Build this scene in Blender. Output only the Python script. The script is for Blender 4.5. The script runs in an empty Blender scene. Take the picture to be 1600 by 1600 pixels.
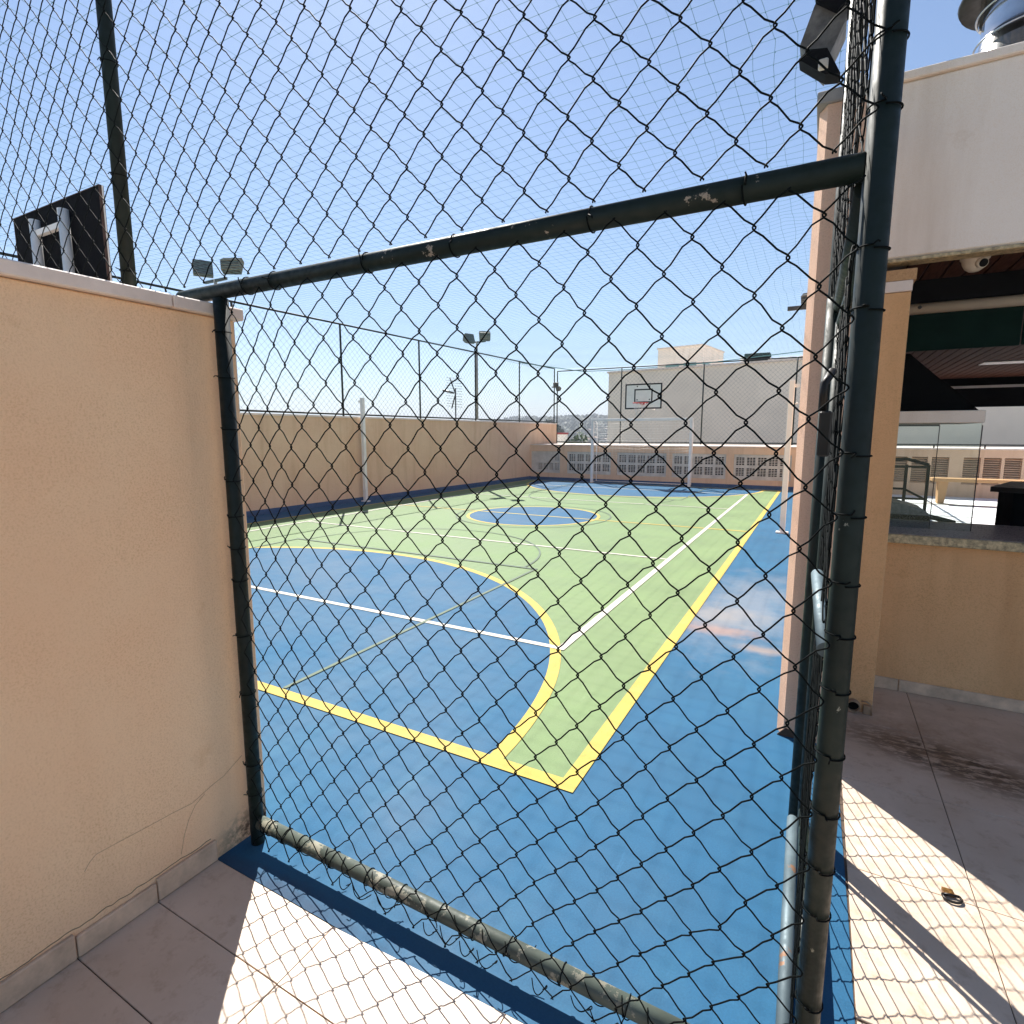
import bpy, math, random
from math import sin, cos, pi, radians, sqrt
from mathutils import Vector, Matrix, noise

random.seed(7)
scene = bpy.context.scene
COL = scene.collection

# ------------------------------------------------------------------ camera, world, sun, exposure
cam_d = bpy.data.cameras.new('camera')
cam = bpy.data.objects.new('camera', cam_d)
COL.objects.link(cam)
cam.location = (0, 0, 1.55)
cam.rotation_euler = (radians(90 - 7.965), 0, radians(28.7))
cam_d.sensor_width = 36
cam_d.lens = 872 / 1600 * 36
cam_d.clip_start = 0.05
cam_d.clip_end = 4000
scene.camera = cam

SUN_EL, SUN_AZ = radians(49.5), radians(-43.0)      # azimuth measured from +Y towards +X
world = bpy.data.worlds.new("World")
scene.world = world
world.use_nodes = True
wn = world.node_tree
wn.nodes.clear()
sky = wn.nodes.new('ShaderNodeTexSky')
sky.sky_type = 'NISHITA'
sky.sun_disc = False
sky.sun_elevation = SUN_EL
sky.sun_rotation = SUN_AZ
sky.air_density = 1.0
sky.dust_density = 0.35
sky.ozone_density = 2.6
bg = wn.nodes.new('ShaderNodeBackground')
bg.inputs['Strength'].default_value = 0.064
wo = wn.nodes.new('ShaderNodeOutputWorld')
tint = wn.nodes.new('ShaderNodeMix')
tint.data_type = 'RGBA'
tint.blend_type = 'MULTIPLY'
tint.inputs[0].default_value = 1.0
tint.inputs[7].default_value = (.92, .985, 1.04, 1)
wn.links.new(sky.outputs[0], tint.inputs[6])
wn.links.new(tint.outputs[2], bg.inputs['Color'])
wn.links.new(bg.outputs[0], wo.inputs['Surface'])

sd = bpy.data.lights.new('sun', 'SUN')
sd.energy = 5.0
sd.angle = radians(0.4)
sd.color = (1.0, 0.955, 0.88)
sun = bpy.data.objects.new('sun', sd)
COL.objects.link(sun)
sdir = Vector((cos(SUN_EL) * sin(SUN_AZ), cos(SUN_EL) * cos(SUN_AZ), sin(SUN_EL)))
sun.rotation_euler = sdir.to_track_quat('Z', 'Y').to_euler()
sun.location = sdir * 30

scene.view_settings.view_transform = 'Standard'
scene.view_settings.look = 'None'
scene.view_settings.gamma = 1
scene.view_settings.exposure = 1.18
scene.render.engine = 'CYCLES'
scene.cycles.max_bounces = 8
scene.cycles.diffuse_bounces = 5
scene.cycles.transparent_max_bounces = 16


# ------------------------------------------------------------------ materials
def new_mat(name):
    m = bpy.data.materials.new(name)
    m.use_nodes = True
    nt = m.node_tree
    return m, nt, nt.nodes['Principled BSDF']


def N(nt, kind, **kw):
    n = nt.nodes.new(kind)
    for k, v in kw.items():
        if hasattr(n, k):
            setattr(n, k, v)
        else:
            n.inputs[k].default_value = v
    return n


def coord(nt):
    return nt.nodes.new('ShaderNodeTexCoord').outputs['Object']


def tex_noise(nt, scale, detail=4, rough=0.55, vec=None, stretch=None):
    n = N(nt, 'ShaderNodeTexNoise')
    n.inputs['Scale'].default_value = scale
    n.inputs['Detail'].default_value = detail
    n.inputs['Roughness'].default_value = rough
    v = vec if vec is not None else coord(nt)
    if stretch:
        mp = N(nt, 'ShaderNodeMapping')
        mp.inputs['Scale'].default_value = stretch
        nt.links.new(v, mp.inputs['Vector'])
        v = mp.outputs[0]
    nt.links.new(v, n.inputs['Vector'])
    return n.outputs['Fac']


def ramp(nt, fac, lo, hi, a=(0, 0, 0, 1), b=(1, 1, 1, 1)):
    r = N(nt, 'ShaderNodeValToRGB')
    r.color_ramp.elements[0].position = lo
    r.color_ramp.elements[1].position = hi
    r.color_ramp.elements[0].color = a
    r.color_ramp.elements[1].color = b
    nt.links.new(fac, r.inputs['Fac'])
    return r.outputs['Color']


def mix(nt, fac, a, b, blend='MIX'):
    m = N(nt, 'ShaderNodeMix')
    m.data_type = 'RGBA'
    m.blend_type = blend
    for s, v in ((m.inputs[0], fac), (m.inputs[6], a), (m.inputs[7], b)):
        if isinstance(v, (int, float)):
            s.default_value = v
        elif isinstance(v, tuple):
            s.default_value = v if len(v) == 4 else (*v, 1)
        else:
            nt.links.new(v, s)
    return m.outputs[2]


def bump(nt, bsdf, fac, strength, dist):
    b = N(nt, 'ShaderNodeBump')
    b.inputs['Strength'].default_value = strength
    b.inputs['Distance'].default_value = dist
    nt.links.new(fac, b.inputs['Height'])
    nt.links.new(b.outputs[0], bsdf.inputs['Normal'])
    return b


def plain(name, col, rough=0.6, metal=0.0, var=0.12, scale=6, spec=0.5, bmp=0, bscale=60, dark=None):
    """colour with cloudy variation, roughness variation and an optional bump"""
    m, nt, b = new_mat(name)
    f = tex_noise(nt, scale, 6, 0.6)
    c2 = dark if dark else tuple(c * (1 - 2.2 * var) for c in col)
    c1 = tuple(min(1, c * (1 + var * .5)) for c in col)
    nt.links.new(ramp(nt, f, 0.3, 0.7, (*c2, 1), (*c1, 1)), b.inputs['Base Color'])
    r = ramp(nt, tex_noise(nt, scale * 3, 3), 0.3, 0.7, (max(0, rough - .08),) * 3 + (1,), (min(1, rough + .1),) * 3 + (1,))
    nt.links.new(r, b.inputs['Roughness'])
    b.inputs['Metallic'].default_value = metal
    b.inputs['Specular IOR Level'].default_value = spec
    if bmp:
        bump(nt, b, tex_noise(nt, bscale, 4), bmp, 0.004)
    return m


def stucco(name, col, col2, grain=170, strength=0.9, stain=None, sp0=.80, streak=.16):
    m, nt, b = new_mat(name)
    big = tex_noise(nt, 1.3, 7, 0.6)
    base = ramp(nt, big, 0.32, 0.68, (*col2, 1), (*col, 1))
    fine = tex_noise(nt, grain, 5, 0.65)
    sp = ramp(nt, fine, 0.36, 0.52, (sp0, sp0 * .95, sp0 * .87, 1), (1, 1, 1, 1))
    sp = mix(nt, ramp(nt, tex_noise(nt, 2.2, 5, .6), .35, .68, (.25, .25, .25, 1), (1, 1, 1, 1)), (1, 1, 1, 1), sp)
    base = mix(nt, 1.0, base, sp, 'MULTIPLY')
    dirt = ramp(nt, tex_noise(nt, 5, 7, 0.7), 0.62, 0.85, (1, 1, 1, 1), (.8, .72, .62, 1))
    base = mix(nt, 1.0, base, dirt, 'MULTIPLY')
    v = coord(nt)
    st = tex_noise(nt, 5, 6, .6, v, (1.0, 1.0, .10))
    st = ramp(nt, st, .50, .78, (1, 1, 1, 1), (1 - streak, 1 - streak * 1.25, 1 - streak * 1.5, 1))
    base = mix(nt, 1.0, base, st, 'MULTIPLY')
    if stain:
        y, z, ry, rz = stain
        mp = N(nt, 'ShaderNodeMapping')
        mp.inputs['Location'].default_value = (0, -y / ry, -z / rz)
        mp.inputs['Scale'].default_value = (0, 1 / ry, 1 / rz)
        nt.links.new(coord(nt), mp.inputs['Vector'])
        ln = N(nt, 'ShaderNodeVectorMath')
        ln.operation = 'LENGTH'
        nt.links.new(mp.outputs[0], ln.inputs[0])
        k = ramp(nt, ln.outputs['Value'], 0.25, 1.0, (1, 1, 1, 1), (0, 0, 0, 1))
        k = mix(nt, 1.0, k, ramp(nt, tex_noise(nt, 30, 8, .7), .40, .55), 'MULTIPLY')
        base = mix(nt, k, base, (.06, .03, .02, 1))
    nt.links.new(base, b.inputs['Base Color'])
    b.inputs['Roughness'].default_value = 0.92
    b.inputs['Specular IOR Level'].default_value = 0.2
    bump(nt, b, fine, strength, 0.004)
    return m


def tube_mat(name, col, chip=0.63, chipcol=(.42, .42, .36), rough=0.38, metal=0.0, spec=.5):
    """gloss paint with flaked patches showing bare metal"""
    m, nt, b = new_mat(name)
    f = tex_noise(nt, 9, 8, 0.7)
    mask = ramp(nt, f, chip, chip + 0.012)
    tint = ramp(nt, tex_noise(nt, 3, 5), 0.3, 0.75, (*[c * .6 for c in col], 1), (*[c * 1.5 for c in col], 1))
    base = mix(nt, mask, tint, (*chipcol, 1))
    nt.links.new(base, b.inputs['Base Color'])
    nt.links.new(ramp(nt, tex_noise(nt, 40, 4), 0.3, 0.7, (rough - .1,) * 3 + (1,), (rough + .2,) * 3 + (1,)), b.inputs['Roughness'])
    b.inputs['Metallic'].default_value = metal
    b.inputs['Specular IOR Level'].default_value = spec
    bump(nt, b, f, 0.25, 0.002)
    return m


def court_mat(name, col, wear, stains=False, chips=None):
    m, nt, b = new_mat(name)
    v = coord(nt)
    f = tex_noise(nt, 1.3, 8, 0.62, v)
    base = ramp(nt, f, 0.25, 0.75, (*[c * .84 for c in col], 1), (*[min(1, c * 1.14) for c in col], 1))
    w = ramp(nt, tex_noise(nt, 5.5, 10, 0.72, v, (1, .45, 1)), 0.5, 0.85, (0, 0, 0, 1), (.45, .45, .45, 1))
    base = mix(nt, w, base, (*wear, 1))
    sc = ramp(nt, tex_noise(nt, 30, 8, 0.75, v), 0.60, 0.78, (0, 0, 0, 1), (.45, .45, .45, 1))
    base = mix(nt, sc, base, tuple(c * .55 for c in col))
    sf = ramp(nt, tex_noise(nt, 7, 10, 0.8, v, (2.2, .35, 1)), 0.60, 0.66, (0, 0, 0, 1), (.35, .35, .35, 1))
    base = mix(nt, sf, base, tuple(min(1, c * 1.35 + .012) for c in col))
    dust = ramp(nt, tex_noise(nt, 160, 3, 0.6, v), 0.35, 0.7, (.9, .9, .9, 1), (1.06, 1.06, 1.06, 1))
    base = mix(nt, 1.0, base, dust, 'MULTIPLY')
    if chips:
        ch = ramp(nt, tex_noise(nt, 34, 10, 0.8, v), 0.60, 0.63, (0, 0, 0, 1), (.85, .85, .85, 1))
        base = mix(nt, ch, base, (*chips, 1))
    if stains:
        for (x, y, rx, ry, c, a, ns) in (
                (-0.50, 5.3, .52, 1.5, (.20, .22, .25), .55, 3.0),
                (-0.62, 4.55, .36, .16, (.33, .20, .14), .55, 7),
                (-0.26, 4.25, .20, .10, (.33, .24, .17), .45, 9),
                (-0.70, 4.95, .5, .35, (.28, .25, .22), .45, 5),
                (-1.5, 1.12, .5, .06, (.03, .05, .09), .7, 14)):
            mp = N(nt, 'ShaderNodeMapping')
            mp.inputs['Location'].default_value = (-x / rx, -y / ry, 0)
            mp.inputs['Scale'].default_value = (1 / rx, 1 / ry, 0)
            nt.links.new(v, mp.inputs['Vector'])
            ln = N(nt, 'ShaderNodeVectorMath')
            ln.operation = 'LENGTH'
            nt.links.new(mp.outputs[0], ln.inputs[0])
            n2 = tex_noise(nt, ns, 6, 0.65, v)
            ma = N(nt, 'ShaderNodeMath')
            ma.operation = 'MULTIPLY_ADD'
            ma.inputs[1].default_value = 1.6
            nt.links.new(n2, ma.inputs[0])
            nt.links.new(ln.outputs['Value'], ma.inputs[2])
            dv = N(nt, 'ShaderNodeMath')
            dv.operation = 'MULTIPLY'
            dv.inputs[1].default_value = 0.5
            nt.links.new(ma.outputs[0], dv.inputs[0])
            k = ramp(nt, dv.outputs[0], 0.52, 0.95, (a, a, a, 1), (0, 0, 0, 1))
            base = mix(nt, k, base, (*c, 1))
    nt.links.new(base, b.inputs['Base Color'])
    nt.links.new(ramp(nt, f, 0.3, 0.7, (.52, .52, .52, 1), (.75, .75, .75, 1)), b.inputs['Roughness'])
    b.inputs['Specular IOR Level'].default_value = 0.14
    bump(nt, b, tex_noise(nt, 90, 5, 0.6, v), 0.25, 0.002)
    return m


def tile_mat():
    m, nt, b = new_mat('porcelain_tile')
    v = coord(nt)
    f = tex_noise(nt, 2.4, 9, 0.62, v)
    base = ramp(nt, f, 0.28, 0.72, (.50, .38, .285, 1), (.66, .53, .42, 1))
    g = ramp(nt, tex_noise(nt, 14, 10, 0.72, v), 0.52, 0.8, (1, 1, 1, 1), (.62, .52, .44, 1))
    base = mix(nt, 1.0, base, g, 'MULTIPLY')
    # mildew trail on the paving under the bar
    mp = N(nt, 'ShaderNodeMapping')
    mp.vector_type = 'TEXTURE'
    mp.inputs['Location'].default_value = (.66, 3.17, 0)
    mp.inputs['Rotation'].default_value = (0, 0, radians(-18))
    mp.inputs['Scale'].default_value = (.66, .22, 1)
    nt.links.new(v, mp.inputs['Vector'])
    ln = N(nt, 'ShaderNodeVectorMath')
    ln.operation = 'LENGTH'
    nt.links.new(mp.outputs[0], ln.inputs[0])
    core = ramp(nt, ln.outputs['Value'], 0.35, .98, (1, 1, 1, 1), (0, 0, 0, 1))
    sp = ramp(nt, tex_noise(nt, 22, 10, 0.75, v, (.6, 1.5, 1)), 0.42, 0.52)
    base = mix(nt, mix(nt, 1.0, core, sp, 'MULTIPLY'), base, (.035, .022, .015, 1))
    mp2 = N(nt, 'ShaderNodeMapping')
    mp2.vector_type = 'TEXTURE'
    mp2.inputs['Location'].default_value = (.75, 3.35, 0)
    mp2.inputs['Rotation'].default_value = (0, 0, radians(-14))
    mp2.inputs['Scale'].default_value = (1.15, .50, 1)
    nt.links.new(v, mp2.inputs['Vector'])
    ln2 = N(nt, 'ShaderNodeVectorMath')
    ln2.operation = 'LENGTH'
    nt.links.new(mp2.outputs[0], ln2.inputs[0])
    halo = ramp(nt, ln2.outputs['Value'], 0.2, 1.0, (.65, .65, .65, 1), (0, 0, 0, 1))
    cl = ramp(nt, tex_noise(nt, 6, 8, 0.7, v), 0.35, 0.6)
    base = mix(nt, mix(nt, 1.0, halo, cl, 'MULTIPLY'), base, (.30, .20, .13, 1))
    nt.links.new(base, b.inputs['Base Color'])
    nt.links.new(ramp(nt, f, 0.3, 0.7, (.42, .42, .42, 1), (.62, .62, .62, 1)), b.inputs['Roughness'])
    bump(nt, b, tex_noise(nt, 35, 6, 0.6, v), 0.15, 0.002)
    return m


def glass_mat():
    m, nt, b = new_mat('clear_glass')
    b.inputs['Base Color'].default_value = (.9, .97, .95, 1)
    b.inputs['Roughness'].default_value = 0.02
    b.inputs['Transmission Weight'].default_value = 1.0
    b.inputs['IOR'].default_value = 1.2
    tr = N(nt, 'ShaderNodeBsdfTransparent')
    tr.inputs[0].default_value = (.9, .95, .94, 1)
    gl = N(nt, 'ShaderNodeBsdfGlossy')
    gl.inputs['Roughness'].default_value = 0.03
    mx = N(nt, 'ShaderNodeMixShader')
    fr = N(nt, 'ShaderNodeFresnel')
    fr.inputs['IOR'].default_value = 1.5
    nt.links.new(fr.outputs[0], mx.inputs[0])
    nt.links.new(tr.outputs[0], mx.inputs[1])
    nt.links.new(gl.outputs[0], mx.inputs[2])
    out = [n for n in nt.nodes if n.type == 'OUTPUT_MATERIAL'][0]
    nt.links.new(mx.outputs[0], out.inputs['Surface'])
    return m


def wood_mat(name, a, b_, spec=.4):
    m, nt, b = new_mat(name)
    f = tex_noise(nt, 9, 8, 0.65, None, (14, 1, 14))
    nt.links.new(ramp(nt, f, 0.3, 0.7, (*a, 1), (*b_, 1)), b.inputs['Base Color'])
    b.inputs['Roughness'].default_value = 0.6
    b.inputs['Specular IOR Level'].default_value = spec
    bump(nt, b, f, 0.2, 0.002)
    return m


def hill_mat():
    m, nt, b = new_mat('wooded_hillside')
    f = tex_noise(nt, 0.045, 10, 0.75)
    c = ramp(nt, f, 0.36, 0.62, (.035, .06, .03, 1), (.15, .16, .10, 1))
    h = ramp(nt, tex_noise(nt, 0.12, 6, 0.8), 0.64, 0.68)
    nt.links.new(mix(nt, h, c, (.55, .45, .38, 1)), b.inputs['Base Color'])
    b.inputs['Roughness'].default_value = 0.95
    return m


M = {}
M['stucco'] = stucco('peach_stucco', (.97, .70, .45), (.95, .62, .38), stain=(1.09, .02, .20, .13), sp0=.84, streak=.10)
M['stucco_bar'] = stucco('ochre_stucco', (.84, .50, .25), (.76, .43, .21), 150)
M['stucco_far'] = stucco('tan_stucco', (.80, .58, .40), (.74, .50, .34), 120, .4)
M['stucco_pillar'] = stucco('rose_tan_stucco', (.86, .58, .42), (.80, .50, .35), 130, .5)
M['pale_render'] = stucco('pale_render', (.95, .84, .74), (.92, .79, .69), 220, .3, sp0=.93)
M['coping'] = plain('coping_stone', (.86, .72, .62), .6, var=.1, scale=5, bmp=.3, bscale=90)
M['skirting'] = plain('skirting_tile', (.74, .54, .38), .6, var=.2, scale=9, bmp=.3)
M['green_tube'] = tube_mat('dark_green_paint', (.006, .013, .010), .69, (.22, .22, .18), .5, spec=.28)
M['rail_worn'] = tube_mat('worn_green_paint', (.006, .013, .010), .635, (.30, .25, .20), .5, spec=.28)
M['rail_flaked'] = tube_mat('flaked_green_paint', (.07, .085, .07), .55, (.24, .23, .18), .5, spec=.3)
M['galv'] = tube_mat('galvanised_tube', (.10, .14, .16), .60, (.22, .12, .07), .55, .3)
M['wire'] = plain('coated_wire', (.004, .006, .006), .7, var=.2, scale=20, spec=.07)
M['wire_far'] = plain('green_coated_wire', (.012, .03, .028), .45, var=.2)
M['net'] = plain('net_cord', (.10, .24, .25), .8, var=.1, spec=.1)
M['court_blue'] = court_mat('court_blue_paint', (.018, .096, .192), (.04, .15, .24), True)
M['court_green'] = court_mat('court_green_paint', (.160, .235, .110), (.19, .24, .14))
M['court_yellow'] = court_mat('court_yellow_paint', (.46, .35, .085), (.46, .40, .2), chips=(.20, .22, .12))
M['court_white'] = court_mat('court_white_paint', (.52, .50, .45), (.40, .43, .38), chips=(.15, .22, .18))
M['court_grey'] = court_mat('court_grey_paint', (.115, .155, .115), (.13, .18, .12))
M['skirt_blue'] = plain('blue_skirting_paint', (.03, .09, .22), .7, var=.15)
M['tile'] = tile_mat()
M['grout'] = plain('dark_grout', (.10, .065, .045), .9, var=.3, scale=12)
M['white_paint'] = plain('white_gloss_paint', (.88, .86, .83), .4, var=.06)
M['white_block'] = plain('white_vent_block', (.66, .62, .56), .8, var=.12, scale=4)
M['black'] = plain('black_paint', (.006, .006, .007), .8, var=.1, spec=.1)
M['void'] = plain('black_and_hole_shade', (.004, .004, .004), .95, var=.1, spec=.03)  # flat black for black parts, and for shade painted inside holes
M['board_back'] = plain('dark_board_back', (.006, .006, .008), .9, var=.2, spec=.1)
M['board_edge'] = plain('weathered_board_edge', (.11, .06, .045), .8, var=.3, scale=14)
M['board_front'] = plain('grey_white_board', (.90, .88, .80), .45, var=.05)
M['hoop'] = plain('red_hoop_paint', (.60, .05, .04), .45)
M['lamp_body'] = plain('grey_lamp_housing', (.10, .10, .10), .5, var=.3, scale=20, metal=.3)
M['lamp_fin'] = plain('ribbed_lamp_back', (.27, .23, .16), .6, var=.2, scale=20)
M['dull_lamp'] = plain('patchy_lamp_housing', (.20, .18, .16), .6, var=.32, scale=14)
M['steel'] = plain('polished_steel', (.62, .62, .62), .16, metal=1.0, var=.1, scale=3)
M['wood'] = wood_mat('varnished_wood', (.42, .22, .09), (.62, .37, .18))
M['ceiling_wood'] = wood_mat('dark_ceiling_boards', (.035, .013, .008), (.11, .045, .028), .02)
M['awning'] = plain('dark_green_canvas', (.006, .020, .015), .95, var=.15, spec=.05)
M['granite'] = plain('speckled_granite', (.62, .48, .27), .45, var=.33, scale=48)
M['counter_top'] = plain('grey_granite', (.34, .28, .26), .3, var=.2, scale=40)
M['brass'] = plain('tarnished_brass', (.42, .22, .07), .35, metal=.8, var=.3, scale=70)
M['steel_dark'] = plain('dark_steel', (.03, .025, .022), .4, metal=.4)
M['cam_white'] = plain('cream_plastic', (.62, .55, .46), .4, var=.04)
M['pvc'] = plain('aged_pvc', (.40, .26, .16), .6, var=.25, scale=20)
M['glass'] = glass_mat()
M['win_glass'] = plain('pale_window_glass', (.22, .34, .32), .15, var=.1)
M['terrace'] = plain('white_terrace_tile', (.84, .83, .84), .6, var=.03)
M['concrete'] = plain('grey_concrete', (.40, .37, .34), .85, var=.2, scale=3)
M['grey_render'] = plain('grey_render', (.95, .83, .69), .9, var=.06, scale=.6)
M['grey_dull'] = plain('weathered_render', (.42, .38, .34), .9)
M['roof_sheet'] = plain('white_roof_sheet', (.80, .80, .80), .5, var=.05)
M['red'] = plain('red_roof_edge', (.35, .04, .04), .7)
M['leaf'] = plain('dark_leaf', (.035, .085, .03), .6, var=.35, scale=2)
M['leaf2'] = plain('olive_leaf', (.06, .09, .045), .7, var=.35, scale=1)
M['trunk'] = plain('bark', (.12, .09, .06), .9, var=.3)
M['hill'] = hill_mat()
M['ground'] = plain('dry_ground', (.16, .17, .11), .95, var=.3, scale=.02)


# ------------------------------------------------------------------ mesh builder
class MB:
    def __init__(s):
        s.v, s.f, s.sm = [], [], []

    def face(s, idx, smooth=False):
        s.f.append(idx)
        s.sm.append(smooth)

    def box(s, x0, x1, y0, y1, z0, z1, bev=0.0):
        n = len(s.v)
        if bev <= 0:
            s.v += [(x, y, z) for z in (z0, z1) for y in (y0, y1) for x in (x0, x1)]
            for q in ((0, 2, 3, 1), (4, 5, 7, 6), (0, 1, 5, 4), (2, 6, 7, 3), (0, 4, 6, 2), (1, 3, 7, 5)):
                s.face([n + i for i in q])
            return s
        b = bev
        X, Y, Z = (x0, x1), (y0, y1), (z0, z1)
        idx = {}
        for i in (0, 1):
            for j in (0, 1):
                for k in (0, 1):
                    dx, dy, dz = (b, -b)[i], (b, -b)[j], (b, -b)[k]
                    for a in range(3):
                        p = [X[i] + dx, Y[j] + dy, Z[k] + dz]
                        p[a] -= (dx, dy, dz)[a]
                        idx[i, j, k, a] = len(s.v)
                        s.v.append(tuple(p))
        for a in range(3):
            o = [q for q in range(3) if q != a]
            for t in (0, 1):
                r = []
                for (p, q) in ((0, 0), (1, 0), (1, 1), (0, 1)):
                    c = [0, 0, 0]
                    c[a] = t
                    c[o[0]] = p
                    c[o[1]] = q
                    r.append(idx[(*c, a)])
                s.face(r)
        for a in range(3):          # edges along axis a
            o = [q for q in range(3) if q != a]
            for p in (0, 1):
                for q in (0, 1):
                    c0 = [0, 0, 0]
                    c0[o[0]] = p
                    c0[o[1]] = q
                    c1 = list(c0)
                    c1[a] = 1
                    s.face([idx[(*c0, o[0])], idx[(*c0, o[1])], idx[(*c1, o[1])], idx[(*c1, o[0])]])
        for i in (0, 1):
            for j in (0, 1):
                for k in (0, 1):
                    s.face([idx[i, j, k, a] for a in range(3)])
        return s

    def tube(s, pts, r, sides=8, caps=True, closed=False, smooth=True):
        pts = [Vector(p) for p in pts]
        n = len(pts)
        rr = r if isinstance(r, (list, tuple)) else [r] * n
        base = len(s.v)
        up = None
        for i, p in enumerate(pts):
            if closed:
                t = pts[(i + 1) % n] - pts[i - 1]
            else:
                t = pts[min(i + 1, n - 1)] - pts[max(i - 1, 0)]
            if t.length < 1e-9:
                t = Vector((0, 0, 1))
            t.normalize()
            if up is None:
                up = Vector((0, 0, 1)) if abs(t.z) < .9 else Vector((0, 1, 0))
            a = up - t * up.dot(t)
            if a.length < 1e-6:
                a = t.orthogonal()
            a.normalize()
            up = a
            b = t.cross(a)
            for k in range(sides):
                w = 2 * pi * k / sides
                s.v.append(tuple(p + (a * cos(w) + b * sin(w)) * rr[i]))
        m = n if closed else n - 1
        for i in range(m):
            i2 = (i + 1) % n
            for k in range(sides):
                k2 = (k + 1) % sides
                s.face([base + i * sides + k, base + i * sides + k2, base + i2 * sides + k2, base + i2 * sides + k], smooth)
        if caps and not closed:
            s.face([base + k for k in range(sides)][::-1])
            s.face([base + (n - 1) * sides + k for k in range(sides)])
        return s

    def prism(s, poly, z0, z1):
        n = len(s.v)
        k = len(poly)
        s.v += [(x, y, z0) for x, y in poly] + [(x, y, z1) for x, y in poly]
        s.face([n + i for i in range(k)][::-1])
        s.face([n + k + i for i in range(k)])
        for i in range(k):
            j = (i + 1) % k
            s.face([n + i, n + j, n + k + j, n + k + i])
        return s

    def extrude(s, poly, d):
        """poly: 3-D points in one plane, extruded by vector d"""
        n = len(s.v)
        k = len(poly)
        s.v += [tuple(p) for p in poly] + [tuple(Vector(p) + Vector(d)) for p in poly]
        s.face([n + i for i in range(k)][::-1])
        s.face([n + k + i for i in range(k)])
        for i in range(k):
            j = (i + 1) % k
            s.face([n + i, n + j, n + k + j, n + k + i])
        return s

    def lathe(s, prof, c, seg=24):
        n = len(s.v)
        for r, z in prof:
            for k in range(seg):
                w = 2 * pi * k / seg
                s.v.append((c[0] + r * cos(w), c[1] + r * sin(w), c[2] + z))
        for i in range(len(prof) - 1):
            for k in range(seg):
                k2 = (k + 1) % seg
                s.face([n + i * seg + k, n + i * seg + k2, n + (i + 1) * seg + k2, n + (i + 1) * seg + k], True)
        return s

    def xf(s, mat, start=0):
        s.v[start:] = [tuple(mat @ Vector(p)) for p in s.v[start:]]
        return s

    def build(s, name, mat, parent=None, off=None):
        if off is None:
            off = parent.get('_off', (0, 0, 0)) if parent else (0, 0, 0)
        me = bpy.data.meshes.new(name)
        me.from_pydata([(x - off[0], y - off[1], z - off[2]) for x, y, z in s.v], [], s.f)
        me.polygons.foreach_set('use_smooth', s.sm)
        me.materials.append(mat)
        me.update()
        o = bpy.data.objects.new(name, me)
        COL.objects.link(o)
        if parent:
            o.parent = parent
            o['_off'] = off
        else:
            o.location = off
            o['_off'] = off
        return o


def tag(o, label=None, cat=None, group=None, kind=None):
    if label:
        o['label'] = label
    if cat:
        o['category'] = cat
    if group:
        o['group'] = group
    if kind:
        o['kind'] = kind
    return o


def thing(name, label, cat, loc=(0, 0, 0), group=None):
    o = bpy.data.objects.new(name, None)
    COL.objects.link(o)
    o.location = loc
    o.empty_display_size = .1
    o['_off'] = tuple(loc)
    return tag(o, label, cat, group)


def copy_tree(o, parent=None):
    c = o.copy()
    COL.objects.link(c)
    if parent:
        c.parent = parent
    for ch in list(o.children):
        copy_tree(ch, c)
    return c


def struct(name, mb, mat, label=None):
    return tag(mb.build(name, mat), label, None, None, 'structure')


def sheet(x0, x1, y0, y1, z):
    mb = MB()
    mb.v = [(x0, y0, z), (x1, y0, z), (x1, y1, z), (x0, y1, z)]
    mb.face([0, 1, 2, 3])
    return mb


def add_sheet(mb, poly, z):
    n = len(mb.v)
    mb.v += [(x, y, z) for x, y in poly]
    mb.face([n + i for i in range(len(poly))])


def add_arc(mb, cx, cy, r0, r1, a0, a1, z, seg=96):
    n = len(mb.v)
    for i in range(seg + 1):
        a = a0 + (a1 - a0) * i / seg
        mb.v.append((cx + r0 * cos(a), cy + r0 * sin(a), z))
        mb.v.append((cx + r1 * cos(a), cy + r1 * sin(a), z))
    for i in range(seg):
        mb.face([n + 2 * i, n + 2 * i + 1, n + 2 * i + 3, n + 2 * i + 2])


# ------------------------------------------------------------------ ground, floors, court
RW = -0.10            # court face of the right wall


def lwx(y):           # court face of the long left wall
    return -9.41 + (y - 6.78) * .0612


YL, YF = 17.35, 19.25   # front and back of the low vented ledge at the far end
YN = 1.24               # plane of the near fence

g = MB()
add_sheet(g, [(-3000, -3000), (3000, -3000), (3000, 3000), (-3000, 3000)], -9)
struct('ground', g, M['ground'])
b = MB()
b.box(-10.2, 9.0, -3.0, 19.5, -9.1, -.02)
struct('podium', b, M['concrete'])

c = MB()
c.prism([(-9.85, 1.36), (-1.95, 1.36), (-1.95, 1.109), (-1.147, 1.110), (-.4, 1.147), (.186, 1.148), (.184, 1.6), (.183, 1.9), (.178, 2.3),
         (.172, 2.8), (.10, 3.06), (RW + .02, 3.06), (RW + .02, YL + .02), (-9.3, YL + .02)], -.018, 0)
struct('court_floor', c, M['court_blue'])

CX = -4.75
x0, x1, y0, y1 = -8.58, -.92, 2.165, 16.85
c = MB()
add_sheet(c, [(x0, y0), (x1, y0), (x1, y1), (x0, y1)], .0015)
struct('court_green_area', c, M['court_green'])
c = MB()
for cy, s0 in ((2.165, 1), (16.85, -1)):
    pts = [(CX + 3.44 * cos(pi * i / 96), cy + s0 * (3.30 * sin(pi * i / 96))) for i in range(97)]
    if s0 < 0:
        pts = pts[::-1]
    add_sheet(c, pts, .003)
add_sheet(c, [(CX + 1.25 * cos(2 * pi * i / 96), 9.52 + 1.25 * sin(2 * pi * i / 96)) for i in range(96)], .003)
struct('court_blue_zones', c, M['court_blue'])


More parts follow.
